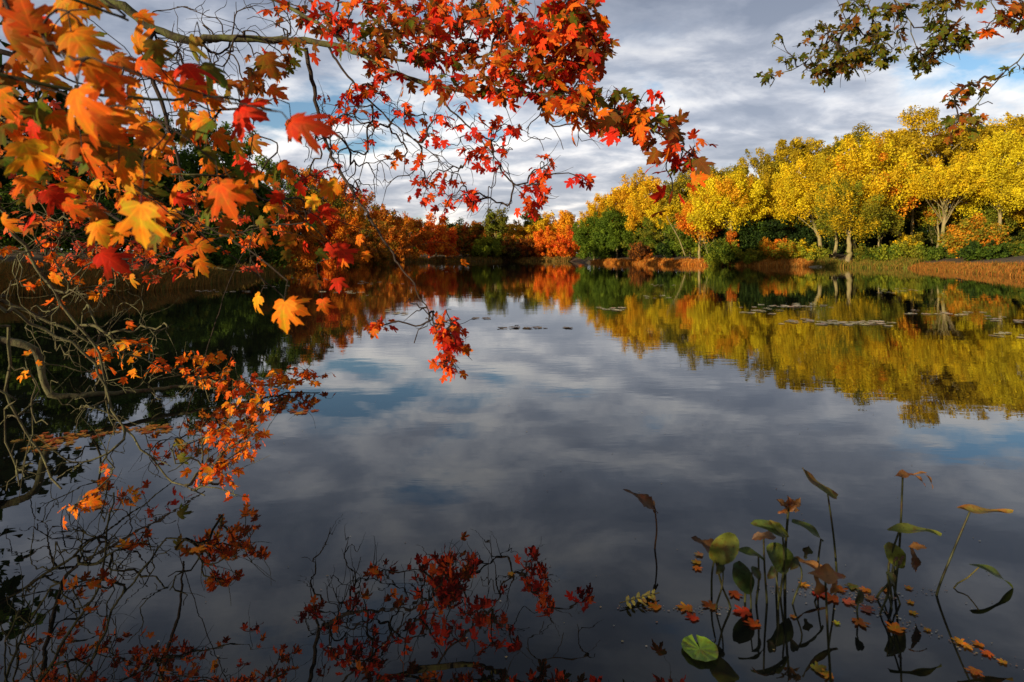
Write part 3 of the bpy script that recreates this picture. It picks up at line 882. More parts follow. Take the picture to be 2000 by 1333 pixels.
def leaf_template(rings):
    v = [CEN[None]]
    for k in range(1, rings + 1):
        v.append(CEN + (OUT - CEN) * (k / rings))
    v = np.vstack(v)
    j = np.arange(_no)
    f3 = np.stack([np.zeros(_no, int), 1 + j, 1 + (j + 1) % _no], -1)
    f4 = []
    for k in range(rings - 1):
        a = 1 + k * _no
        f4.append(np.stack([a + j, a + _no + j, a + _no + (j + 1) % _no, a + (j + 1) % _no], -1))
    return v, f3, (np.vstack(f4) if f4 else np.zeros((0, 4), int))


LT1, LT3 = leaf_template(1), leaf_template(3)


def put_leaf(mb, base, axis, normal, size, col, rng, tpl=LT1, curl=None):
    """one maple leaf: base point, direction to its tip, face normal"""
    v2, f3, f4 = tpl
    ax = nrm(axis); nn = normal - ax * (normal @ ax); nn = nrm(nn); sd = np.cross(ax, nn)
    x, y = v2[:, 0] * rng.uniform(0.85, 1.1), v2[:, 1]
    cu = rng.uniform(0.05, 0.5) if curl is None else curl
    fold = rng.uniform(-0.1, 0.45)
    z = -cu * (y - 0.2) ** 2 * 0.9 - cu * 1.2 * x ** 2 + fold * np.abs(x) * 0.6 + 0.05 * np.sin(9 * x + rng.uniform(0, 6)) * y
    w = base + size * (x[:, None] * sd + y[:, None] * ax + z[:, None] * nn)
    lc = np.stack([v2[:, 0], v2[:, 1], np.full(len(v2), rng.uniform(0, 50))], -1)
    mb.add(w, f3=f3, f4=f4 if len(f4) else None, c=np.asarray(col) * rng.uniform(0.8, 1.15), lc=lc)


def ellipse_pts(rng, regs):
    """regs: (px, py, rx, ry, d0, d1, n) -> points in space"""
    out = []
    for px, py, rx, ry, d0, d1, n in regs:
        for _ in range(n):
            a, r = rng.uniform(0, 6.283), math.sqrt(rng.random())
            out.append(P(px + math.cos(a) * r * rx, py + math.sin(a) * r * ry, rng.uniform(d0, d1)))
    return np.array(out) if out else np.zeros((0, 3))


def grow(main, targets, rng, wig=0.10, step=0.06, sag=0.15):
    """twigs from the limb to every target, each starting at the nearest point already grown; returns list of (path, tipcount)"""
    nodes = [main]
    owner = [np.stack([np.zeros(len(main), int), np.arange(len(main))], -1)]
    tans = [nrm(np.gradient(main, axis=0))]
    chains = [(main, None)]
    if len(targets) == 0:
        return [(main, np.ones(len(main)))]
    dmin = np.min(np.linalg.norm(targets[:, None] - main[None, ::3], axis=2), 1)
    for ti in np.argsort(dmin):
        tg = targets[ti]
        allp = np.vstack(nodes); allo = np.vstack(owner); allt = np.vstack(tans)
        vec = tg - allp
        dist = np.linalg.norm(vec, axis=1)
        # fork forwards: a start from which the target lies ahead is worth a longer twig
        ahead = np.sum(nrm(vec) * allt, axis=1)
        k = int(np.argmin(dist * (1 + 0.75 * (1 - ahead)) + 0.25 * np.maximum(0, 0.2 - dist) + rng.random(len(dist)) * 0.05))
        s = allp[k]; L = dist[k]
        if L < 0.0005:
            continue
        ci, pi = allo[k]
        tan = allt[k]
        m1 = s + nrm(tan * 0.75 + nrm(tg - s) * 0.6) * L * 0.34 + rng.normal(size=3) * wig * L * 0.3
        m2 = s + (tg - s) * 0.70 + rng.normal(size=3) * wig * L * 0.6 + np.array([0, 0, sag * L * rng.uniform(0.1, 0.7)])
        p = smooth_path([s, m1, m2, tg], step)
        if len(p) > 3:
            p[1:-1] += rng.normal(size=(len(p) - 2, 3)) * 0.0015
        cid = len(chains)
        chains.append((p, (ci, pi)))
        tans.append(nrm(np.gradient(p, axis=0))[1:]); nodes.append(p[1:]); owner.append(np.stack([np.full(len(p) - 1, cid), np.arange(1, len(p))], -1))
    cnt = [np.zeros(len(c[0])) for c in chains]
    for i in range(len(chains) - 1, -1, -1):
        cnt[i][-1] += 1
        c = np.cumsum(cnt[i][::-1])[::-1]
        cnt[i] = c
        par = chains[i][1]
        if par is not None:
            cnt[par[0]][par[1]] += c[0]
    return [(chains[i][0], cnt[i]) for i in range(len(chains))]


def limb_path(pts, start=None, step=0.08, rng=None, rough=0.006):
    w = [P(*q) for q in pts]
    if start is not None:
        w = [np.asarray(start, float)] + w
    p = smooth_path(w, step)
    if rng is not None and len(p) > 4:
        p[2:-1] += np.cumsum(rng.normal(size=(len(p) - 3, 3)), 0) * 0 + rng.normal(size=(len(p) - 3, 3)) * rough
    return p


def bough(root, pts, r0, r1, leafy, bare, cols, leaf, seed, start=None, tip_r=0.0032, bark=None, twigmat=None, per=(2, 5), droop=0.7, wig=0.045, sag=0.22, limb_sides=8, curly=0.0):
    """one limb part with its twig and foliage sub-parts"""
    rng = np.random.default_rng(seed)
    main = limb_path(pts, start, rng=rng)
    org = np.array(root.location)
    tg1 = ellipse_pts(rng, leafy); tg2 = ellipse_pts(rng, bare)
    tg = np.vstack([tg1, tg2]) if len(tg2) else tg1
    tg = np.maximum(tg, np.array([-1e9, -1e9, 0.05])) if len(tg) else tg
    chains = grow(main, tg, rng, wig, sag=sag)
    mb = MB()
    rr = np.linspace(r0, r1, len(main)) * (1 + 0.10 * np.sin(np.arange(len(main)) * 1.7 + seed) * rng.random(len(main)))
    tube(mb, main, rr, limb_sides)
    lo = mb.build("limb", bark or M_BARK, root, origin=org, smooth=True, cols=False)
    mb = MB()
    for p, c in chains[1:]:
        tube(mb, p, np.minimum(tip_r * np.maximum(c, 1) ** 0.42, r0 * 0.8), 5)
        if curly and rng.random() < curly:          # upturned bare tip
            e = p[-1]; t = nrm(p[-1] - p[-2])
            L = rng.uniform(0.08, 0.25)
            side = nrm(np.cross(t, rng.normal(size=3)))
            q = smooth_path([e, e + t * L * 0.5 + side * L * 0.04, e + t * L * 0.9 + side * L * 0.22 + np.array([0, 0, L * 0.12])], 0.03)
            tube(mb, q, np.linspace(tip_r * 0.8, tip_r * 0.4, len(q)), 4)
    # leaves on their stalks
    lb = MB()
    cols = np.asarray(cols)
    for e in tg1:
        e = np.maximum(e, [-1e9, -1e9, 0.05])
        ck = rng.integers(0, len(cols))
        for _ in range(rng.integers(per[0], per[1] + 1)):
            sz = leaf * rng.uniform(0.6, 1.15)
            out = nrm(rng.normal(size=3) * np.array([1, 1, 0.35]))
            st = e + rng.normal(size=3) * leaf * 0.25
            b = st + out * sz * rng.uniform(0.35, 0.75) + np.array([0, 0, -0.15 * sz])
            if b[2] < 0.06:
                continue
            tube(mb, np.array([e, st, (st + b) / 2 + np.array([0, 0, 0.08 * sz]), b]), 0.0011, 3)
            axis = nrm(out * rng.uniform(0.3, 1.0) + np.array([0, 0, -droop * rng.uniform(0.3, 1.5)]) + rng.normal(size=3) * 0.2)
            nn = nrm(np.array([0, -0.35, 0.8]) + rng.normal(size=3) * 0.65)
            c = cols[ck] if rng.random() < 0.6 else cols[rng.integers(0, len(cols))]
            put_leaf(lb, b, axis, nn, sz, c, rng)
    if mb.v:
        mb.build("twig", twigmat or M_TWIG, lo, origin=org, smooth=True, cols=False)
    if lb.v:
        lb.build("foliage", M_LEAF, lo, origin=org, lco=True, smooth=True)
    return main


# leaf colours
C_RED = [(0.55, 0.030, 0.012), (0.62, 0.060, 0.012), (0.42, 0.018, 0.012)]
C_ORED = [(0.62, 0.10, 0.012), (0.58, 0.15, 0.012), (0.50, 0.060, 0.012)]
C_ORA = [(0.70, 0.20, 0.012), (0.66, 0.14, 0.012), (0.74, 0.28, 0.015)]
C_PINK = [(0.66, 0.15, 0.05), (0.60, 0.10, 0.05), (0.68, 0.20, 0.04)]
C_GRN = [(0.105, 0.125, 0.012), (0.135, 0.135, 0.014), (0.075, 0.10, 0.012)]
C_BRN = [(0.24, 0.085, 0.016), (0.32, 0.12, 0.016), (0.16, 0.075, 0.016)]

# --- overhanging red maple
mp = empty("red_maple", (-6.4, 4.1, 0.9), "red maple whose scarlet boughs hang over the water from the upper left", "tree")
mb = MB()
tp = smooth_path([(-6.5, 4.0, 0.2), (-6.4, 4.1, 1.2), (-6.2, 4.25, 2.6), (-5.8, 4.5, 3.9), (-5.3, 4.8, 5.4), (-4.9, 5.2, 7.2)], 0.2)
tube(mb, tp, np.linspace(0.19, 0.07, len(tp)), 12)
mb.build("trunk", M_BARK, mp, origin=mp.location, smooth=True, cols=False)
bough(mp, [(60, -25, 5.0), (160, 2, 5.2), (240, 15, 5.3), (300, 55, 5.4), (370, 80, 5.5), (420, 76, 5.6), (520, 78, 5.7), (610, 82, 5.8), (690, 100, 5.8), (770, 143, 5.8),
           (850, 168, 5.7), (930, 180, 5.6), (1010, 186, 5.2), (1090, 190, 4.7), (1170, 205, 4.4), (1230, 225, 4.1), (1290, 265, 3.9), (1345, 298, 3.75)], 0.058, 0.005,
      [(1185, 200, 105, 46, 4.1, 4.5, 40), (1265, 236, 50, 34, 3.8, 4.1, 12), (1335, 298, 40, 20, 3.65, 3.85, 8), (1308, 368, 10, 12, 3.7, 3.8, 2), (1000, 160, 170, 36, 4.8, 5.4, 40),
       (780, 110, 90, 45, 5.2, 6, 14), (560, 115, 70, 35, 5.2, 6, 9), (480, 150, 50, 40, 4.8, 5.4, 4)],
      [(450, 50, 170, 50, 5.2, 6.2, 60), (350, 130, 160, 60, 5, 6, 45), (1100, 250, 110, 50, 5, 5.5, 12)],
      C_ORED + C_RED[:2] + C_ORA[:1] + C_BRN + C_GRN[:1], 0.12, 11, start=(-5.85, 4.45, 3.75), curly=0.4)
bough(mp, [(150, -150, 5.6), (300, -75, 5.8), (450, -35, 5.9), (560, 12, 6), (640, 58, 6), (700, 96, 6), (780, 118, 6.1), (870, 120, 5.8), (960, 108, 5.4), (1060, 98, 5.0), (1140, 92, 4.8)], 0.036, 0.005,
      [(880, 45, 260, 65, 5.0, 6.2, 150), (1110, 72, 75, 82, 4.5, 5.0, 86), (1040, 125, 105, 50, 4.6, 5.2, 30), (640, 20, 110, 30, 5.5, 6.4, 16), (860, -40, 300, 40, 5.5, 6.5, 22)],
      [(620, 40, 160, 70, 5.5, 6.5, 30), (850, 100, 200, 60, 5.5, 6.5, 16)], C_RED + C_ORED + C_ORA[:1] + C_BRN + C_GRN[:1], 0.122, 12, start=(-5.2, 4.9, 5.6), curly=0.2)
bough(mp, [(597, 95, 5.8), (612, 170, 5.8), (622, 225, 5.8), (645, 300, 5.2), (690, 375, 4.7), (735, 445, 4.2), (778, 515, 3.8), (808, 556, 3.6), (845, 625, 3.4), (868, 680, 3.3)], 0.022, 0.002,
      [(650, 240, 60, 60, 5.0, 5.5, 6), (870, 630, 35, 28, 3.2, 3.5, 13), (885, 670, 22, 16, 3.2, 3.4, 7), (872, 705, 16, 14, 3.2, 3.35, 5), (690, 340, 50, 50, 4.6, 5.2, 6), (745, 628, 16, 12, 3.5, 3.6, 3), (620, 330, 40, 50, 4.8, 5.2, 4)],
      [(680, 300, 90, 130, 5.3, 6.2, 70), (810, 620, 40, 60, 3.3, 3.6, 10)], C_RED + C_ORED, 0.066, 13, curly=0.6, sag=0.3, bark=M_TWIG)
bough(mp, [(300, 58, 5.4), (288, 95, 5.3), (298, 150, 5.2), (318, 210, 5.2), (335, 270, 5.2), (352, 340, 5.2), (358, 420, 5.2)], 0.024, 0.008,
      [(330, 220, 110, 70, 4.6, 5.2, 6)], [(340, 160, 130, 90, 5, 5.8, 45)], C_ORA + C_ORED, 0.10, 14, curly=0.4, bark=M_TWIG)
bough(mp, [(640, 88, 5.85), (665, 130, 5.75), (705, 180, 5.65), (765, 240, 5.6), (820, 282, 5.55), (880, 330, 5.5)], 0.013, 0.003,
      [(725, 180, 60, 45, 5.3, 6.0, 12), (850, 205, 80, 35, 5.3, 6, 9), (790, 280, 80, 50, 5.3, 5.8, 8), (860, 345, 40, 24, 5.3, 5.7, 6), (740, 160, 30, 20, 5.5, 6, 5)],
      [(760, 280, 140, 100, 5.2, 6.2, 95)], C_RED + C_ORED[:2], 0.10, 15, curly=0.6, sag=0.3, bark=M_TWIG)
bough(mp, [(850, 168, 5.7), (880, 215, 5.65), (930, 262, 5.6), (975, 320, 5.5), (1015, 375, 5.4)], 0.011, 0.003,
      [(880, 385, 65, 22, 5.2, 5.7, 11), (950, 320, 60, 50, 5.2, 5.7, 8), (1050, 348, 55, 52, 5.1, 5.6, 10), (1035, 400, 28, 16, 5.2, 5.5, 5), (1128, 340, 18, 12, 5.1, 5.3, 3), (960, 240, 80, 40, 5.2, 5.7, 9)],
      [(960, 330, 130, 90, 5.1, 5.9, 85)], C_RED + C_ORED[:1], 0.095, 16, curly=0.6, sag=0.35, bark=M_TWIG)
bough(mp, [(30, 110, 5.1), (90, 240, 5.3), (122, 350, 5.5), (170, 395, 5.5), (250, 440, 5.5), (340, 490, 5.5), (400, 529, 5.5)], 0.034, 0.006,
      [(300, 500, 120, 40, 5.2, 5.6, 5)], [(170, 420, 170, 140, 5.0, 5.9, 60)], C_RED[2:] + C_ORED[2:], 0.075, 17, start=(-6.0, 4.35, 3.1), bark=M_TWIG, curly=0.4)
bough(mp, [(-40, 200, 3.3), (40, 300, 3.3), (120, 390, 3.3), (210, 450, 3.35), (300, 490, 3.4), (400, 520, 3.4), (470, 530, 3.4)], 0.014, 0.003,
      [(90, 390, 130, 140, 3.0, 3.6, 62), (240, 500, 160, 60, 3.1, 3.5, 36), (420, 470, 110, 60, 3.2, 3.6, 20), (480, 380, 120, 60, 3.3, 3.7, 20), (60, 250, 80, 60, 3.2, 3.6, 14), (560, 450, 60, 50, 3.4, 3.8, 8), (300, 340, 110, 70, 3.2, 3.6, 16)],
      [(150, 480, 160, 110, 3, 3.5, 50)], C_PINK + C_ORED[:1] + C_ORA[:1], 0.052, 18, start=(-5.7, 4.3, 3.3), bark=M_LICHEN, twigmat=M_LICHEN, curly=0.3, tip_r=0.0016)

# --- half bare maple reaching over the water at the lower left
lm = empty("bare_maple", (-5.0, 3.2, 0.7), "half bare maple with lichen grey branches dipping to the water at the lower left", "tree")
mb = MB()
tp2 = smooth_path([(-5.1, 3.0, 0.1), (-4.9, 3.2, 0.8), (-4.6, 3.3, 1.6), (-4.3, 3.2, 2.6), (-4.2, 3.1, 3.6)], 0.2)
tube(mb, tp2, np.linspace(0.11, 0.05, len(tp2)), 10)
mb.build("trunk", M_LICHEN, lm, origin=lm.location, smooth=True, cols=False)
LK = dict(bark=M_LICHEN, twigmat=M_LICHEN, tip_r=0.0021)
bough(lm, [(-60, 655, 4.0), (0, 665, 4.1), (56, 676, 4.15), (82, 715, 4.2), (100, 771, 4.2), (180, 771, 4.35), (288, 762, 4.6), (342, 757, 4.75), (450, 757, 4.9), (560, 748, 5.2), (625, 735, 5.35)], 0.042, 0.004,
      [(400, 712, 80, 28, 4.5, 4.9, 17), (470, 750, 75, 24, 4.6, 4.9, 16), (588, 730, 50, 20, 5.0, 5.3, 18), (480, 798, 44, 22, 4.2, 4.4, 12), (545, 752, 40, 14, 4.8, 5.1, 8), (520, 765, 40, 14, 4.7, 4.9, 9), (220, 690, 60, 30, 4, 4.4, 6), (330, 720, 40, 25, 4.4, 4.7, 6)],
      [(300, 760, 170, 50, 4.0, 4.6, 34), (120, 740, 110, 60, 3.6, 4.3, 20)], C_ORA + C_ORED[:1], 0.064, 21, start=(-4.65, 3.3, 1.35), **LK, curly=0.3, sag=0.05)
bough(lm, [(-80, 560, 3.4), (0, 588, 3.5), (100, 628, 3.6), (180, 668, 3.7), (280, 702, 3.9), (345, 735, 4.0)], 0.022, 0.003,
      [(250, 690, 110, 40, 3.6, 4.1, 5)], [(190, 640, 150, 80, 3.2, 4.1, 100)], C_ORA, 0.08, 22, start=(-4.5, 3.3, 1.9), **LK, curly=0.3)
bough(lm, [(-60, 330, 2.9), (5, 415, 3.0), (72, 526, 3.1), (135, 611, 3.15), (190, 695, 3.2), (212, 790, 3.25), (222, 850, 3.3)], 0.018, 0.004,
      [(120, 560, 110, 60, 2.8, 3.4, 3)], [(130, 560, 130, 150, 2.8, 3.5, 50), (200, 800, 80, 60, 3, 3.3, 14)], C_ORA, 0.06, 23, start=(-4.25, 3.15, 2.6), **LK, curly=0.3)
bough(lm, [(-60, 560, 2.4), (20, 600, 2.5), (58, 634, 2.6), (140, 668, 2.65), (185, 710, 2.7), (225, 805, 2.7), (279, 877, 2.7), (322, 930, 2.72), (400, 968, 2.6)], 0.015, 0.003,
      [(455, 865, 45, 40, 2.7, 3.0, 14), (430, 915, 40, 22, 2.6, 2.75, 9), (500, 830, 30, 24, 2.9, 3.2, 6), (460, 962, 16, 8, 2.5, 2.55, 2), (160, 985, 26, 14, 2.3, 2.4, 3), (215, 920, 10, 20, 2.5, 2.6, 1)],
      [(380, 900, 90, 60, 2.5, 2.8, 16), (120, 900, 110, 50, 2.4, 2.7, 10)], C_ORA + C_ORED[:1], 0.050, 24, start=(-4.4, 3.25, 2.2), **LK, curly=0.3, sag=0.05)
bough(lm, [(-70, 560, 2.3), (10, 640, 2.4), (14, 740, 2.45), (14, 787, 2.45), (50, 841, 2.5), (90, 904, 2.5), (120, 955, 2.45)], 0.013, 0.004,
      [(60, 700, 50, 30, 2.4, 2.7, 2)], [(60, 850, 60, 80, 2.3, 2.6, 12)], C_ORA, 0.05, 25, start=(-4.3, 3.2, 2.5), **LK, curly=0.3)
bough(lm, [(-40, 740, 2.3), (4, 800, 2.4), (14, 860, 2.4), (20, 890, 2.4), (38, 950, 2.35)], 0.009, 0.003, [], [(40, 930, 40, 40, 2.2, 2.5, 8)], C_ORA, 0.05, 26, start=(-4.7, 3.25, 1.2), **LK)

# --- boughs of another tree in the upper right
gm = empty("green_maple", (6.6, 3.2, 1.2), "maple with small dull green leaves reaching in from the upper right", "tree")
mb = MB()
tp3 = smooth_path([(6.6, 3.0, 0.2), (6.5, 3.2, 1.6), (6.3, 3.4, 3.4), (5.9, 3.7, 5.4), (5.6, 3.9, 7.0)], 0.25)
tube(mb, tp3, np.linspace(0.17, 0.08, len(tp3)), 10)
mb.build("trunk", M_BARK, gm, origin=gm.location, smooth=True, cols=False)
GK = dict(per=(3, 6), droop=0.55, curly=0.2)
bough(gm, [(1850, -180, 4.5), (1760, -80, 4.5), (1700, -12, 4.5), (1664, 39, 4.5), (1640, 63, 4.5), (1616, 87, 4.5), (1586, 112, 4.5), (1545, 138, 4.5), (1500, 150, 4.5)], 0.013, 0.003,
      [(1640, 115, 55, 30, 4.2, 4.7, 27), (1612, 140, 40, 20, 4.2, 4.7, 10), (1690, 60, 45, 30, 4.3, 4.7, 14), (1600, 60, 50, 22, 4.3, 4.7, 6), (1495, 146, 18, 8, 4.4, 4.5, 3), (1670, 10, 40, 14, 4.3, 4.7, 5), (1540, 115, 14, 10, 4.4, 4.5, 3), (1525, 75, 6, 6, 4.4, 4.5, 1)],
      [(1640, 90, 80, 60, 4.3, 4.7, 12)], C_GRN + C_GRN + C_BRN[2:], 0.066, 31, start=(6.0, 3.6, 5.0), **GK)
bough(gm, [(1800, -170, 4.4), (1730, -70, 4.4), (1700, -5, 4.4), (1703, 36, 4.4), (1718, 72, 4.4)], 0.008, 0.003, [(1715, 95, 30, 28, 4.2, 4.5, 14), (1735, 15, 20, 12, 4.3, 4.5, 4)], [], C_GRN, 0.066, 32, start=(5.95, 3.65, 5.2), **GK)
bough(gm, [(1790, -160, 4.3), (1740, -40, 4.3), (1756, 10, 4.3), (1778, 45, 4.3), (1783, 78, 4.3), (1797, 102, 4.3)], 0.009, 0.003,
      [(1756, 62, 18, 14, 4.2, 4.4, 4), (1802, 104, 24, 16, 4.2, 4.4, 8), (1765, 18, 16, 12, 4.2, 4.4, 4), (1800, 130, 10, 8, 4.2, 4.3, 2)], [(1820, 60, 20, 14, 4.2, 4.4, 3)], C_GRN + C_GRN + C_BRN[2:], 0.068, 33, start=(5.9, 3.7, 5.4), **GK)
bough(gm, [(1900, -150, 4.2), (1865, -50, 4.2), (1852, 5, 4.2), (1847, 40, 4.2), (1845, 75, 4.2)], 0.009, 0.003,
      [(1848, 60, 32, 34, 4.0, 4.3, 14), (1850, 10, 45, 14, 4.0, 4.3, 9), (1880, 70, 16, 10, 4.1, 4.3, 3)], [], C_GRN + C_GRN + C_BRN[2:], 0.068, 34, start=(5.85, 3.72, 5.6), **GK)
bough(gm, [(2000, -120, 3.9), (1950, -30, 3.9), (1935, 5, 3.9), (1945, 28, 3.9), (1953, 48, 3.9)], 0.009, 0.003,
      [(1940, 55, 16, 8, 3.8, 4, 2), (1975, 35, 26, 18, 3.8, 4, 6), (1912, 8, 14, 8, 3.8, 4, 1), (1990, 8, 16, 10, 3.8, 4, 3)], [], C_ORA[:2] + C_BRN + C_GRN[:1], 0.075, 35, start=(5.9, 3.68, 5.3), **GK)
bough(gm, [(2120, -20, 4.0), (2050, 58, 4.0), (2000, 105, 4.0), (1960, 145, 4.05), (1925, 185, 4.1), (1896, 214, 4.1)], 0.010, 0.0035,
      [(1955, 142, 8, 6, 4, 4.1, 1), (1900, 172, 22, 8, 4, 4.1, 5), (1865, 190, 14, 10, 4, 4.1, 3), (1880, 226, 26, 8, 4, 4.15, 5), (1862, 250, 14, 8, 4, 4.15, 2), (1912, 245, 18, 6, 4, 4.15, 2), (1995, 135, 5, 6, 4, 4.1, 1)],
      [(1938, 200, 6, 4, 4, 4.1, 1)], C_BRN + C_GRN, 0.066, 36, start=(6.05, 3.55, 4.6), **GK)

# --- near bough with big leaves just in front of the lens
nb = empty("orange_maple", (-2.6, 0.4, 0.35), "young orange maple whose large soft leaves hang close to the lens at the upper left", "tree")
mb = MB()
tp4 = smooth_path([(-2.6, 0.4, 0.2), (-2.55, 0.5, 0.9), (-2.4, 0.7, 1.6), (-2.2, 0.8, 2.2), (-2.1, 0.9, 2.9)], 0.1)
tube(mb, tp4, np.linspace(0.045, 0.02, len(tp4)), 10)
mb.build("trunk", M_BARK, nb, origin=nb.location, smooth=True, cols=False)
O1, O2, O3 = (0.62, 0.185, 0.010), (0.62, 0.235, 0.012), (0.56, 0.115, 0.010)
Y1, Y2 = (0.66, 0.32, 0.016), (0.56, 0.27, 0.02)
R1, R2 = (0.56, 0.035, 0.010), (0.42, 0.045, 0.010)
G1, G2 = (0.15, 0.12, 0.015), (0.10, 0.13, 0.015)
B1 = (0.34, 0.12, 0.014)
BIG = [  # px, py of the blade's middle, length in px, colour, direction of the tip on the picture (deg, 0 = down, + = right), tilt
    (50, 25, 125, O3, 200, .5), (18, 80, 120, B1, 10, .4), (75, 100, 120, B1, -30, .6), (135, 30, 100, Y2, 20, .5), (160, 90, 130, O2, 40, .5), (60, 45, 100, R1, -60, .7),
    (30, 150, 100, O2, -10, .5), (100, 75, 90, O1, 60, .7), (185, 130, 130, O1, 80, .6), (80, 158, 100, Y1, 0, .4), (215, 165, 120, O3, 30, .5), (150, 210, 150, O1, 15, .4),
    (195, 245, 130, O3, 40, .6), (235, 225, 100, O1, 70, .8), (45, 215, 70, R1, -90, .6), (120, 120, 90, Y2, 100, .7), (8, 200, 100, B1, 0, .5), (20, 30, 120, O3, 30, .5),
    (110, 8, 100, O1, -80, .6), (25, 255, 80, O1, 45, .6), (240, 120, 80, B1, 60, .8), (268, 75, 85, O2, 190, .5), (300, 95, 75, Y1, 150, .6), (285, 118, 80, O3, 90, .8), (180, 75, 70, G1, 30, .7),
    (375, 95, 75, G1, -20, .5), (372, 140, 95, R1, 50, .6), (330, 165, 75, O1, 10, .6), (300, 135, 65, O3, 90, .8), (420, 140, 85, G2, 60, .8), (255, 205, 75, Y1, -20, .5), (265, 250, 80, O2, -15, .6),
    (350, 190, 70, O1, -60, .7), (400, 175, 70, O3, 60, .8), (455, 165, 70, B1, 80, .9), (490, 218, 95, R1, 70, .7), (465, 235, 60, R2, -60, .7), (600, 240, 130, R2, 85, .55), (575, 255, 80, O3, 20, .6),
    (295, 262, 75, Y1, 10, .4), (315, 285, 60, O1, 30, .7), (375, 262, 75, O3, 0, .5), (430, 275, 75, O1, 30, .6), (495, 283, 55, B1, 20, .3), (540, 180, 60, O3, 60, .8), (515, 195, 50, B1, 80, .8),
    (415, 205, 60, O2, 30, .7), (440, 190, 50, G1, -30, .6), (110, 250, 90, G2, 75, .9), (60, 240, 70, G1, 80, .9), (175, 320, 105, O3, 20, .6), (215, 305, 80, O1, 70, .8), (130, 295, 60, O2, 80, .7),
    (240, 345, 105, O2, 25, .6), (265, 360, 70, O1, 85, .7), (275, 440, 135, Y1, -5, .3), (335, 420, 60, Y1, 80, .6), (300, 375, 60, G2, 60, .7), (440, 392, 120, O3, 25, .6), (475, 372, 75, O1, 60, .7), (450, 345, 60, O2, 190, .6),
    (358, 362, 45, O2, 100, .8), (355, 390, 55, R1, 70, .8), (408, 325, 55, O1, 20, .5), (470, 315, 45, R1, 10, .5), (190, 436, 45, O1, 80, .6), (535, 405, 55, O2, 75, .5), (345, 330, 40, O3, 60, .8),
    (360, 490, 70, O3, -70, .7), (395, 482, 60, O1, 80, .8), (497, 592, 60, Y1, -40, .4), (552, 618, 95, O2, -5, .3), (575, 600, 70, O1, 70, .5), (632, 600, 50, O3, 10, .6), (675, 498, 65, R1, 45, .6),
    (648, 488, 45, R1, 70, .8), (600, 438, 45, O1, -20, .6), (255, 550, 45, Y2, 0, .6), (105, 548, 48, O2, -40, .7), (255, 637, 32, O3, 10, .5), (520, 470, 40, O1, 80, .8), (350, 870, 42, G1, -10, .5),
    (355, 900, 40, G2, 30, .6), (645, 375, 50, O3, 30, .7), (700, 470, 35, O1, 0, .6), (715, 500, 30, O1, 20, .6), (905, 515, 26, O1, 10, .5), (560, 330, 55, O3, 40, .7), (520, 350, 50, O2, 60, .8), (590, 370, 45, R1, 30, .7)]
rng = np.random.default_rng(77)
lim_pts = [[(-330, 60, 1.05), (-120, 120, 1.05), (60, 160, 1.1), (200, 185, 1.2), (320, 195, 1.3), (430, 190, 1.45), (530, 215, 1.6)],
           [(-260, 170, 1.25), (-60, 196, 1.25), (60, 205, 1.3), (140, 245, 1.35), (215, 330, 1.4), (300, 385, 1.4)],
           [(-200, -40, 1.0), (0, -20, 1.0), (120, -8, 1.05), (250, 40, 1.2)],
           [(-200, 270, 1.7), (0, 275, 1.7), (180, 330, 1.8), (330, 340, 1.9), (480, 350, 2.0), (560, 400, 2.1), (640, 470, 2.3)]]
mains = [limb_path(p, s, step=0.03, rng=rng, rough=0.001) for p, s in zip(lim_pts, ((-2.3, 0.75, 1.9), (-2.37, 0.72, 1.75), (-2.2, 0.8, 2.2), (-2.4, 0.7, 1.6)))]
leaves, tips = [], [[] for _ in mains]
for px, py, L, col, ang, tilt in BIG:
    d = 0.112 * F / L * rng.uniform(0.95, 1.05)
    size = L * d / F * 0.69
    a = R(ang)
    ax = np.array([math.sin(a), rng.uniform(-0.35, 0.35), -math.cos(a)])
    nn = np.array([rng.uniform(-tilt, tilt) * 1.5, -1.0, tilt * rng.uniform(-0.3, 1.8)])
    mid = P(px, py, d)
    base = mid - nrm(ax) * size * 0.45
    base[2] = max(base[2], 0.1)
    leaves.append((base, nrm(ax), nn, size, col))
    st = base - nrm(ax) * size * 0.35 + np.array([0, 0.01, size * 0.25])
    tips[int(np.argmin([np.min(np.linalg.norm(m - st, axis=1)) for m in mains]))].append(st)
    leaves[-1] = leaves[-1] + (st,)
for m, tp_, in zip(mains, tips):
    mb = MB()
    tube(mb, m, np.linspace(0.007, 0.0025, len(m)), 8)
    lo = mb.build("limb", M_BARK, nb, origin=nb.location, smooth=True, cols=False)
    if tp_:
        for p, c in grow(m, np.array(tp_), rng, 0.08, step=0.03)[1:]:
            mb = MB()
            tube(mb, p, 0.0016 * c ** 0.4, 5)
            mb.build("twig", M_TWIG, lo, origin=nb.location, smooth=True, cols=False)
    fb = MB()
    for q in range(55):
        e = m[int(rng.uniform(0.3, 1.0) * (len(m) - 1))] + rng.normal(size=3) * np.array([0.10, 0.08, 0.10]) + np.array([0, 0.14, -0.02])
        b_ = e + np.array([0, 0, -0.05]); a_ = np.array([rng.normal() * 0.8, rng.normal() * 0.5, -0.8])
        put_leaf(fb, b_, nrm(a_), np.array([rng.normal() * 0.6, -0.8, rng.uniform(0, 1)]), rng.uniform(0.045, 0.08), (B1, O3, O1, G1, R1, O2, G2, Y1)[rng.integers(0, 8)], rng, LT3, curl=rng.uniform(0.2, 0.9))
    fb.build("foliage", M_LEAF, lo, origin=nb.location, lco=True, smooth=True)
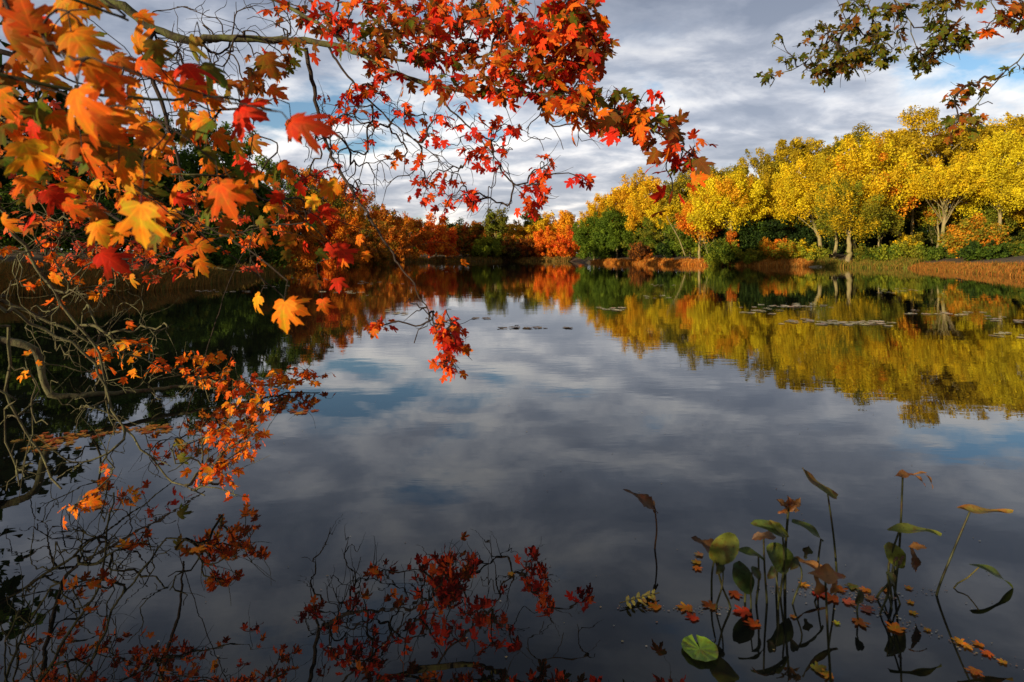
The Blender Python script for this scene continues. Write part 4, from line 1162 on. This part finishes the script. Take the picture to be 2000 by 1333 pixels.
for base, ax, nn, size, col, st in leaves:
    lb = MB()
    put_leaf(lb, base, ax, nn, size, col, rng, LT3, curl=rng.uniform(0.2, 0.95))
    lf = lb.build("leaf", M_LEAF, nb, origin=nb.location, lco=True, smooth=True)
    mb = MB()
    tube(mb, smooth_path([st, (st + base) / 2 + np.array([0, 0, 0.006]), base + ax * size * 0.02], 0.012), 0.0011, 5)
    mb.build("leaf_stalk", M_TWIG, lf, origin=nb.location, smooth=True, cols=False)

# ------------------------------------------------------------------ emergent pond plants at the lower right
def blade(mb, base, tip, width, up, col, col2, rng, cup=0.3, bend=0.25, shape='arrow', n=9, ragged=0.0):
    n = n * 2 - 1
    ragged = ragged * 0.7 + 0.012
    """a broad pond leaf from base to tip with a folded midrib, bent along its length"""
    base = np.asarray(base, float); tip = np.asarray(tip, float)
    ax = tip - base; L = np.linalg.norm(ax); ax = ax / L
    nn = nrm(up - ax * (up @ ax)); sd = np.cross(ax, nn)
    t = np.linspace(0, 1, n)
    prof = {'arrow': np.sin(np.pi * np.clip(t * 0.93 + 0.07, 0, 1)) ** 0.75 * (1 - 0.35 * t), 'round': np.sqrt(np.maximum(0, 1 - (2 * t * 0.98 - 0.98 + 0.02) ** 2)), 'dry': np.sin(np.pi * t) ** 0.8 * (0.7 + 0.3 * np.sin(9 * t + rng.uniform(0, 6)))}[shape]
    u = np.array([-1, -0.75, -0.4, 0, 0.4, 0.75, 1.0])
    rag = 1 + ragged * rng.normal(size=(n, 7))
    X = u[None] * (prof * width / 2)[:, None] * rag
    Z = -bend * L * ((t - 0.5) ** 2 * 4 - 1)[:, None] * 0.5 + cup * np.abs(X) + ragged * 0.15 * width * rng.normal(size=(n, 7)) + 0.03 * L * np.sin(9 * t + rng.uniform(0, 6))[:, None] * u[None]
    v = base + (t * L)[:, None, None] * ax + X[..., None] * sd + Z[..., None] * nn
    i = np.arange(n - 1)[:, None] * 7 + np.arange(6)[None]
    f = np.stack([i, i + 1, i + 8, i + 7], -1).reshape(-1, 4)
    k = rng.random((n, 7, 1)) * 0.5 + 0.5 * np.clip(np.abs(u)[None, :, None] * 0.8 + 0.4 * (t[:, None, None] - 0.5), 0, 1)
    c = np.asarray(col) * (1 - k) + np.asarray(col2) * k
    mb.add(v.reshape(-1, 3), f4=f, c=c.reshape(-1, 3))


def pond_plant(label, base_px, knee_px, leaf_a, leaf_b, width, col, col2, d=None, up=(0, -0.6, 0.8), cup=0.4, bend=0.2, shape='arrow', ragged=0.0, seed=0, stem_r=0.0044, extra=(), lean=0.0, stemcol=(0.05, 0.052, 0.016)):
    """one stalk from the water with a leaf: base on the water, top of the stalk, then the leaf's two ends on the picture"""
    rng = np.random.default_rng(seed + int(base_px[0]))
    b = PW(*base_px)
    d = b[1]
    root = empty("pond_plant", b, label, "pond plant", "withering pond plants standing in the water")
    k = P(knee_px[0], knee_px[1], d + lean)
    first = True
    for (a, e, w, c1, c2, sh, rg, upv) in [(leaf_a, leaf_b, width, col, col2, shape, ragged, up)] + list(extra):
        dd = d + lean
        A = P(a[0], a[1], dd + (a[2] if len(a) > 2 else 0)); E = P(e[0], e[1], dd + (e[2] if len(e) > 2 else 0))
        mb = MB()
        blade(mb, A, E, w * dd / F, np.array(upv, float), c1, c2, rng, cup, bend, sh, 11, rg)
        if first:
            mv = mb.v[0]
            k = mv[int(np.argmin(np.linalg.norm(mv - k, axis=1)))]
            first = False
        mb.build("leaf", M_PAD, root, origin=b, smooth=True)
    mb = MB()
    p = smooth_path([b + np.array([0, 0, -0.1]), b, (b + k) / 2 + rng.normal(size=3) * 0.008, k], 0.03)
    tube(mb, p, np.linspace(stem_r, stem_r * 0.7, len(p)), 7, col=stemcol)
    mb.build("stem", M_PAD, root, origin=b, smooth=True)
    return root


GL, GD, GY = (0.10, 0.125, 0.018), (0.035, 0.06, 0.014), (0.17, 0.165, 0.02)
DB, DO, DK = (0.15, 0.07, 0.025), (0.30, 0.13, 0.03), (0.06, 0.035, 0.018)
pond_plant("lone brown withered pond plant standing left of the clump", (1279, 1072), (1266, 1004), (1285, 1003), (1217, 956), 26, DB, DK, ragged=0.12, shape='dry', stemcol=DB,
           extra=[((1278, 1003), (1276, 976), 8, DB, DK, 'dry', 0.1, (0, -1, 0.2))])
pond_plant("tall pond plant whose boat shaped leaf curls upright to the left", (1634, 1118), (1611, 977), (1634, 972), (1567, 914), 30, GL, DB, cup=0.5, bend=-0.25, up=(0.3, -0.5, 0.8))
pond_plant("tall pond plant topped by a dry leaf curled into a ring", (1748, 1160), (1764, 938), (1746, 931), (1786, 928), 18, DO, DB, shape='dry', ragged=0.08,
           extra=[((1780, 926), (1808, 952), 10, DO, DB, 'dry', 0.05, (0.4, -0.5, 0.6)), ((1806, 926), (1821, 956), 12, DO, DB, 'dry', 0.05, (0.5, -0.5, 0.3)), ((1782, 928), (1810, 924), 7, DB, DO, 'dry', 0.05, (0, -0.5, 0.8))])
pond_plant("pond plant with a flat green leaf below the dry ring", (1742, 1172), (1756, 1048), (1735, 1037), (1839, 1045), 26, GL, GY, bend=0.12, up=(0, -0.3, 1))
pond_plant("slanting pond plant with a flat tan leaf like a table top", (1829, 1163), (1891, 1006), (1871, 993), (1979, 999), 24, GY, DO, bend=-0.08, up=(0, -0.25, 1))
pond_plant("short pond plant with a drooping dark leaf at the right", (1863, 1149), (1907, 1120), (1895, 1104), (1981, 1154), 22, GD, GL, bend=0.2, up=(0.3, -0.4, 1), stemcol=(0.25, 0.2, 0.04), stem_r=0.003)
pond_plant("central pond plant crowned by a brown shrivelled tuft", (1533, 1150), (1540, 990), (1541, 1000), (1516, 976), 18, DO, DK, shape='dry', ragged=0.2, stem_r=0.006,
           extra=[((1540, 1000), (1563, 972), 18, DO, DK, 'dry', 0.2, (0, -1, 0.3)), ((1538, 1000), (1538, 968), 20, DB, DO, 'dry', 0.2, (0.4, -1, 0)), ((1524, 988), (1560, 984), 20, DB, DO, 'dry', 0.2, (0, -0.5, 1)),
                  ((1540, 996), (1518, 1002), 12, DO, DK, 'dry', 0.2, (0, -1, 0.3)), ((1545, 994), (1562, 998), 10, DK, DO, 'dry', 0.2, (0, -1, 0.3))])
pond_plant("pond plant with two folded green leaves left of the brown tuft", (1524, 1165), (1528, 1046), (1534, 1050), (1466, 1022), 24, GL, GD, shape='round', cup=0.6,
           extra=[((1502, 1018), (1540, 1050), 16, GY, GL, 'arrow', 0.1, (0.3, -1, 0.4))])
pond_plant("pond plant with a long dark green leaf drooping right of the brown tuft", (1597, 1140), (1592, 1062), (1546, 1018), (1608, 1058), 22, GD, GL, bend=0.18, up=(0.4, -0.6, 0.8))
pond_plant("thin pond plant under a dark dried cap of leaf", (1498, 1178), (1492, 1056), (1468, 1054), (1516, 1050), 26, DK, DB, shape='dry', bend=0.4, ragged=0.08)
pond_plant("pond plant with a broad yellow green upright leaf", (1427, 1188), (1400, 1094), (1392, 1096), (1436, 1044), 46, GY, GL, shape='round', cup=0.25, up=(-0.25, -1, 0.3))
pond_plant("pond plant with a brown cupped leaf beside the broad yellow green one", (1390, 1166), (1391, 1088), (1398, 1084), (1350, 1050), 32, DB, DK, shape='dry', ragged=0.1, cup=0.5)
pond_plant("pond plant with a large dark green leaf hanging point down", (1455, 1176), (1442, 1094), (1438, 1098), (1466, 1162), 44, GD, (0.035, 0.06, 0.015), cup=0.2, up=(-0.3, -1, 0.3))
pond_plant("small pond plant with a narrow green leaf over the hanging dark leaf", (1477, 1180), (1477, 1094), (1441, 1076), (1492, 1094), 20, GL, GD, bend=0.22, up=(0.2, -0.5, 1))
pond_plant("pond plant with a broad green leaf in the middle of the clump", (1516, 1160), (1506, 1100), (1500, 1064), (1540, 1114), 46, GL, GD, shape='round', cup=0.3, up=(0.2, -1, 0.2))
pond_plant("nearest pond plant with a rusty torn leaf folded over its tall stalk", (1623, 1345), (1611, 1150), (1576, 1120), (1652, 1128), 36, DO, DB, shape='dry', bend=0.25, ragged=0.06, stem_r=0.004, up=(0, -0.8, 0.6),
           extra=[((1590, 1122), (1600, 1166), 30, DO, DB, 'dry', 0.06, (0.1, -1, 0.2)), ((1628, 1126), (1622, 1160), 26, DB, DO, 'dry', 0.06, (0.2, -1, 0.2))])
pond_plant("pond plant with a rusty curling strip of leaf behind the torn one", (1600, 1150), (1596, 1108), (1552, 1088), (1617, 1112), 20, DO, DB, shape='dry', bend=-0.2, ragged=0.05,
           extra=[((1572, 1092), (1580, 1066), 22, DK, GD, 'dry', 0.1, (0, -1, 0.2))])
pond_plant("pond plant with a hanging yellow green leaf and a shrivelled brown one", (1712, 1168), (1742, 1092), (1730, 1062), (1766, 1110), 40, GY, GL, cup=0.2, up=(-0.2, -1, 0.2),
           extra=[((1776, 1066), (1788, 1118), 26, DB, DK, 'dry', 0.15, (0.2, -1, 0.1)), ((1774, 1068), (1810, 1070), 18, DO, DB, 'dry', 0.12, (0, -0.7, 0.8))])
for i, (bx, by, tx, ty) in enumerate(((1727, 1180, 1748, 1098), (1742, 1190, 1757, 1104), (1758, 1180, 1760, 1096))):
    pond_plant(("leafless stalk leaning left in the right hand clump", "middle leafless stalk of the right hand clump", "upright leafless stalk of the right hand clump")[i], (bx, by), (tx, ty), (tx - 3, ty - 1), (tx + 6, ty - 10), 8, DB, DK, shape='dry', stem_r=0.0036)

for bx, by, tx, ty, l_ in ((1398, 1190, 1412, 1098, "bent stalk with a withered dark leaf under the broad yellow green leaf"), (1467, 1190, 1470, 1110, "bent stalk with a withered dark leaf beside the hanging dark green leaf"), (1520, 1190, 1512, 1108, "bent stalk with a withered dark leaf under the middle green leaf"),
                           (1548, 1180, 1556, 1090, "bent stalk with a withered dark leaf right of the central tuft's stem"), (1676, 1212, 1683, 1156, "short stalk with a withered dark leaf between the heap and the right hand clump"),
                           (1719, 1200, 1733, 1120, "bent stalk with a withered dark leaf at the left of the right hand clump")):
    pond_plant(l_, (bx, by), (tx, ty), (tx - 3, ty - 2), (tx + (14 if bx % 2 else -13), ty + 24), 20, GD, DK, shape='arrow', stem_r=0.0036, ragged=0.05, up=(0.2, -0.8, 0.5), bend=0.25)


def debris():
    # pollen, seeds and bits of leaf that drift along the scum lines
    rng = np.random.default_rng(21)
    mb = MB()
    pts = []
    for a, e, n in (((1205, 1188), (1420, 1192), 60), ((1480, 1150), (1760, 1165), 110), ((1560, 1135), (1990, 1300), 130), ((1690, 1172), (1850, 1148), 50), ((30, 860), (330, 840), 60), ((560, 800), (660, 796), 14)):
        for _ in range(n):
            t_ = rng.random()
            pts.append((a[0] + (e[0] - a[0]) * t_ + rng.normal() * 8, a[1] + (e[1] - a[1]) * t_ + rng.normal() * 5))
    for _ in range(160):
        pts.append((rng.uniform(0, 2000), rng.uniform(640, 1333)))
    for px, py in pts:
        b = PW(px, py, 0.003)
        n = 5; a = np.arange(n) / n * 6.283 + rng.random()
        r = rng.uniform(0.0007, 0.0021) * (1 + 0.3 * rng.random(n)) * (1 + 0.15 * b[1])
        mb.add(b + np.stack([np.cos(a) * r * 1.6, np.sin(a) * r, np.zeros(n)], -1), f3=[(0, 1, 2), (0, 2, 3), (0, 3, 4)], c=((0.55, 0.50, 0.36), (0.40, 0.30, 0.12), (0.30, 0.16, 0.08))[rng.integers(0, 3)])
    tag(mb.build("floating_debris", M_PAD), "pale specks of pollen and leaf crumbs on the water among the plants", kind="stuff")


debris()

# --- floating lily pad and floating leaves
def lily_pad(px, py, w, label, col, group=None, mesh=None):
    b = PW(px, py, 0.008)
    r = w / 2 * b[1] / F
    rng = np.random.default_rng(int(px))
    mb = MB()
    n = 40
    a = np.linspace(R(96), R(96 + 346), n)
    rings = [0.02, 0.35, 0.7, 0.93, 1.0]
    v, c = [], []
    for q in rings:
        rr = r * q * (1 + 0.02 * np.sin(5 * a))
        v.append(np.stack([np.cos(a) * rr, np.sin(a) * rr * 1.12, 0.004 * q ** 6 + 0.0015 * np.sin(a * 9) * q], -1))
        c.append(np.asarray(col)[None] * (0.85 + 0.25 * np.sin(a * 11)[:, None] ** 2 * q + 0.08 * rng.normal(size=(n, 1))))
    f = []
    for k in range(len(rings) - 1):
        for j in range(n - 1):
            f.append((k * n + j, k * n + j + 1, (k + 1) * n + j + 1, (k + 1) * n + j))
    mb.add(np.vstack(v), f4=f, c=np.clip(np.vstack(c), 0, 1))
    o = mb.build("lily_pad", M_PAD, smooth=True)
    o.location = b
    return tag(o, label, "lily pad", group)


lily_pad(1367, 1268, 68, "bright green notched lily pad lying alone on the dark water", (0.17, 0.28, 0.02))


def floating(px, py, w, col, label, group=None, name="floating_leaf", rot=None, seed=0):
    rng = np.random.default_rng(int(px * 3 + py) + seed)
    col = np.minimum(np.asarray(col) * 1.35 + 0.01, 0.85)
    b = PW(px, py, 0.004)
    size = w * b[1] / F * 0.68
    mb = MB()
    a = rng.uniform(0, 6.28) if rot is None else R(rot)
    put_leaf(mb, np.zeros(3), np.array([math.cos(a), math.sin(a), 0.02]), np.array([0, 0, 1.0]), size, col, rng, LT3, curl=rng.uniform(-0.12, 0.02))
    v = np.concatenate(mb.v)
    v[:, 2] = np.maximum(v[:, 2] - v[:, 2].min(), 0) * 0.35
    v -= np.array([v[:, 0].mean(), v[:, 1].mean(), 0])
    mb.v = [v]
    o = mb.build(name, M_LEAF, lco=True, smooth=True)
    o.location = b
    return tag(o, label, "fallen leaf", group)


FL = [(1278, 1184, 38, O2, "orange floating leaf just right of the yellow sprig"), (1338, 1187, 46, O2, "light orange floating leaf left of the pond plants"), (1386, 1182, 46, B1, "brown floating leaf by the stalks left of the clump"),
      (1365, 1083, 26, (0.70, 0.30, 0.10), "pinkish floating leaf, upper of the trio behind the broad green leaf"), (1360, 1098, 28, Y1, "yellow pink floating leaf, middle of the trio behind the broad green leaf"), (1362, 1110, 28, O1, "orange floating leaf, lowest of the trio behind the broad green leaf"),
      (1436, 1161, 40, O3, "red orange floating leaf beneath the hanging dark green leaf"), (1471, 1217, 42, O3, "bright red orange floating leaf in front of the central stalks"), (1450, 1195, 50, R2, "dark red floating leaf behind the bright red orange one"),
      (1749, 1226, 50, O2, "large orange floating leaf alone in front of the right hand clump"), (1784, 1197, 24, Y1, "small yellow floating leaf above the large orange one"), (1811, 1230, 20, Y1, "tiny yellow floating leaf right of the large orange one"),
      (1873, 1252, 34, O2, "first orange floating leaf of the string at the right"), (1889, 1262, 32, Y2, "tan floating leaf in the string at the right"), (1910, 1258, 30, O1, "peach floating leaf in the string at the right"), (1928, 1276, 30, O3, "red floating leaf in the string at the right"),
      (1958, 1292, 24, Y2, "yellow floating leaf at the lower end of the string at the right"), (1549, 1204, 18, O2, "small peach floating leaf between the central stalks"), (1634, 1216, 20, LIM[1], "small green yellow floating leaf beside the nearest stalk"),
      (1600, 1160, 36, R1, "crimson floating leaf under the rusty torn leaf"), (1622, 1168, 46, O3, "coral floating leaf under the rusty torn leaf, nearest of its heap"), (1640, 1150, 34, O1, "orange pink floating leaf at the right of the heap under the torn leaf"),
      (1570, 1142, 30, Y1, "yellow floating leaf at the left of the heap under the torn leaf"), (1665, 1146, 34, GY, "olive yellow floating leaf right of the heap"), (1690, 1152, 32, O2, "pale orange floating leaf between the heap and the right hand clump"),
      (1660, 1176, 40, (0.40, 0.10, 0.05), "dull red floating leaf in front of the olive yellow one"), (1700, 1168, 30, (0.55, 0.24, 0.10), "dusty pink floating leaf beside the leaning leafless stalk"), (1730, 1152, 26, Y2, "tan floating leaf behind the right hand stalks"),
      (1778, 1176, 20, Y1, "small yellow floating leaf right of the right hand clump"), (1775, 1148, 22, Y2, "narrow tan floating leaf on the bubble line"), (1694, 1190, 40, (0.30, 0.10, 0.06), "dark pink floating leaf sunk at the edge of the clump"),
      (1680, 1216, 46, B1, "brown curled floating leaf above its black reflection"), (1352, 1205, 40, R2, "dim red floating leaf in front of the light orange one"), (998, 1121, 22, Y2, "single tan floating leaf far from all others in mid water"),
      (386, 1074, 44, O2, "orange floating leaf among the dark branch reflections at the left"), (190, 990, 30, O1, "orange floating leaf below the hanging yellow sprig at the left"), (1904, 1312, 40, B1, "brown floating leaf at the bottom edge below the string"),
      (1600, 1305, 44, GY, "yellow green floating leaf at the bottom edge beside the nearest stalk"), (1615, 1318, 36, Y2, "tan floating leaf at the bottom edge tucked behind the nearest stalk")]
for px, py, w, col, lab in FL:
    floating(px, py, w, col, lab, "fallen leaves floating near the pond plants")


def sprig(px, py, label):
    b = PW(px, py, 0.01)
    root = empty("floating_sprig", b, label, "fallen sprig")
    rng = np.random.default_rng(5)
    s = b[1] / F
    mb = MB()
    tube(mb, np.array([b + s * np.array([-45, 0, 3]) * [1, 1, 0] + [0, -0.03, 0.004], b + [0, 0, 0.006], b + [40 * s, 0.03, 0.004]]), 0.002, 5, col=(0.2, 0.15, 0.04))
    mb.build("stem", M_PAD, root, origin=b)
    for i in range(6):
        for sd in (-1, 1):
            q = b + s * np.array([-30 + i * 11, 0, 0]) + [0, -0.025 + i * 0.009, 0.005]
            e = q + np.array([0.016 + 0.012 * rng.normal(), sd * rng.uniform(0.022, 0.042), -0.001])
            lb = MB()
            blade(lb, q, e, rng.uniform(0.012, 0.018), np.array([0, 0, 1.0]), (0.62, 0.50, 0.05), (0.55, 0.36, 0.04), rng, 0.0, 0.0, 'arrow', 7)
            lb.build("leaflet", M_PAD, root, origin=b, smooth=True)


sprig(1252, 1170, "yellow feathered leaf sprig floating left of the pond plants")

# --- rafts of pale lily pads and drifting leaves farther out
def raft_meshes():
    out = []
    for k in range(4):
        rng = np.random.default_rng(40 + k)
        n = 14
        a = np.linspace(R(100), R(100 + 345), n)
        r = 0.075 * (1 + 0.08 * rng.normal(size=n))
        v = np.vstack([[0, 0, 0.006], np.stack([np.cos(a) * r, np.sin(a) * r * 1.15, 0.006 + 0.010 * rng.random(n)], -1)])
        f = np.array([(0, j, j + 1) for j in range(1, n)])
        mb = MB()
        c = ((0.78, 0.70, 0.44), (0.66, 0.60, 0.28), (0.80, 0.62, 0.40), (0.22, 0.15, 0.07))[k]
        mb.add(v, f3=f, c=c)
        out.append(mb.mesh("lily_pad", M_PAD))
    return out


RM = raft_meshes()
rng = np.random.default_rng(9)
RAFTS = [  # px, py, half length px, half height px, n, label
    (1742, 567, 45, 3, 16, "pale lily pad in the short raft farthest right, below the big trunks"), (1555, 598, 75, 3, 26, "pale lily pad in the raft below the forked yellow maple's reflection"),
    (1640, 631, 125, 3.5, 40, "pale lily pad in the longest raft off the right bank"), (1490, 607, 50, 4, 12, "pale lily pad in the loose raft left of the trunk reflections"), (1850, 612, 90, 4, 16, "pale lily pad in the raft below the parasol shaped tree"),
    (1960, 625, 45, 3, 10, "pale lily pad in the raft at the right edge"), (1290, 558, 40, 2, 8, "pale lily pad off the green thicket"), (1190, 603, 42, 3.5, 14, "pale lily pad in the raft where the sky reflection meets the point"),
    (1280, 582, 30, 2, 7, "pale lily pad in the thin raft in the green reflection"), (670, 572, 58, 2.5, 18, "pinkish lily pad in the raft right of the big orange leaf"), (740, 553, 70, 2, 14, "pale lily pad in the raft under the hanging branch tip"),
    (620, 545, 60, 2, 10, "pale lily pad in the dark water left of the hanging branch"), (850, 530, 70, 1.5, 12, "pale lily pad in the long line across the red reflection"), (960, 519, 80, 1.2, 10, "pale lily pad in the farthest line near the far shore"),
    (440, 570, 70, 2.5, 14, "pale lily pad in the raft along the left reeds"), (540, 560, 40, 2, 8, "pale lily pad between the left reeds and the big orange leaf"), (1020, 641, 45, 3, 8, "dark lily pad drifting in the sky reflection"),
    (1110, 640, 16, 2, 3, "dark lily pad at the right end of the drifting few"), (935, 622, 25, 2, 4, "dark lily pad below the red hanging leaves"), (780, 612, 30, 3, 8, "pale lily pad by the hanging branch reflection"), (1960, 656, 40, 4, 6, "pale lily pad in the golden reflection at the right edge")]
for px, py, hl, hh, n, lab in RAFTS:
    for i in range(n):
        x = px + rng.uniform(-1, 1) * hl * rng.uniform(0.6, 1.1); y = py + rng.normal() * hh * 0.8 + 0.025 * (x - px)
        b = PW(x, y)
        o = bpy.data.objects.new("lily_pad", RM[3 if lab.startswith("dark") else rng.integers(0, 3)])
        COL.objects.link(o)
        o.location = b
        s = rng.uniform(0.5, 1.25)
        o.scale = (s, s, s)
        o.rotation_euler = (0, 0, rng.uniform(0, 6.28))
        tag(o, lab, "lily pad", "rafts of pale lily pads on the open water")
# drifting leaf litter under the lower left branches
LITC = [(0.40, 0.17, 0.03), (0.46, 0.26, 0.05), (0.34, 0.10, 0.03), (0.30, 0.20, 0.05)]
for px, py, hl, hh, n, lab, grp in ((115, 862, 55, 12, 34, "tan leaf in the drift of fallen leaves under the left branches", "drift of fallen leaves at the left"),
                                    (300, 835, 60, 8, 22, "olive leaf in the drift of fallen leaves under the orange cluster", "drift of fallen leaves under the orange cluster"),
                                    (590, 803, 26, 5, 8, "brown leaf in the small drift beside the orange branch tip", "small drift beside the branch tip"), (180, 848, 50, 8, 10, "pinkish leaf between the two left drifts", "leaves between the left drifts")):
    for i in range(n):
        floating(px + rng.normal() * hl * 0.6, py + rng.normal() * hh * 0.6, rng.uniform(16, 28), LITC[rng.integers(0, 4)], lab, grp, seed=i)
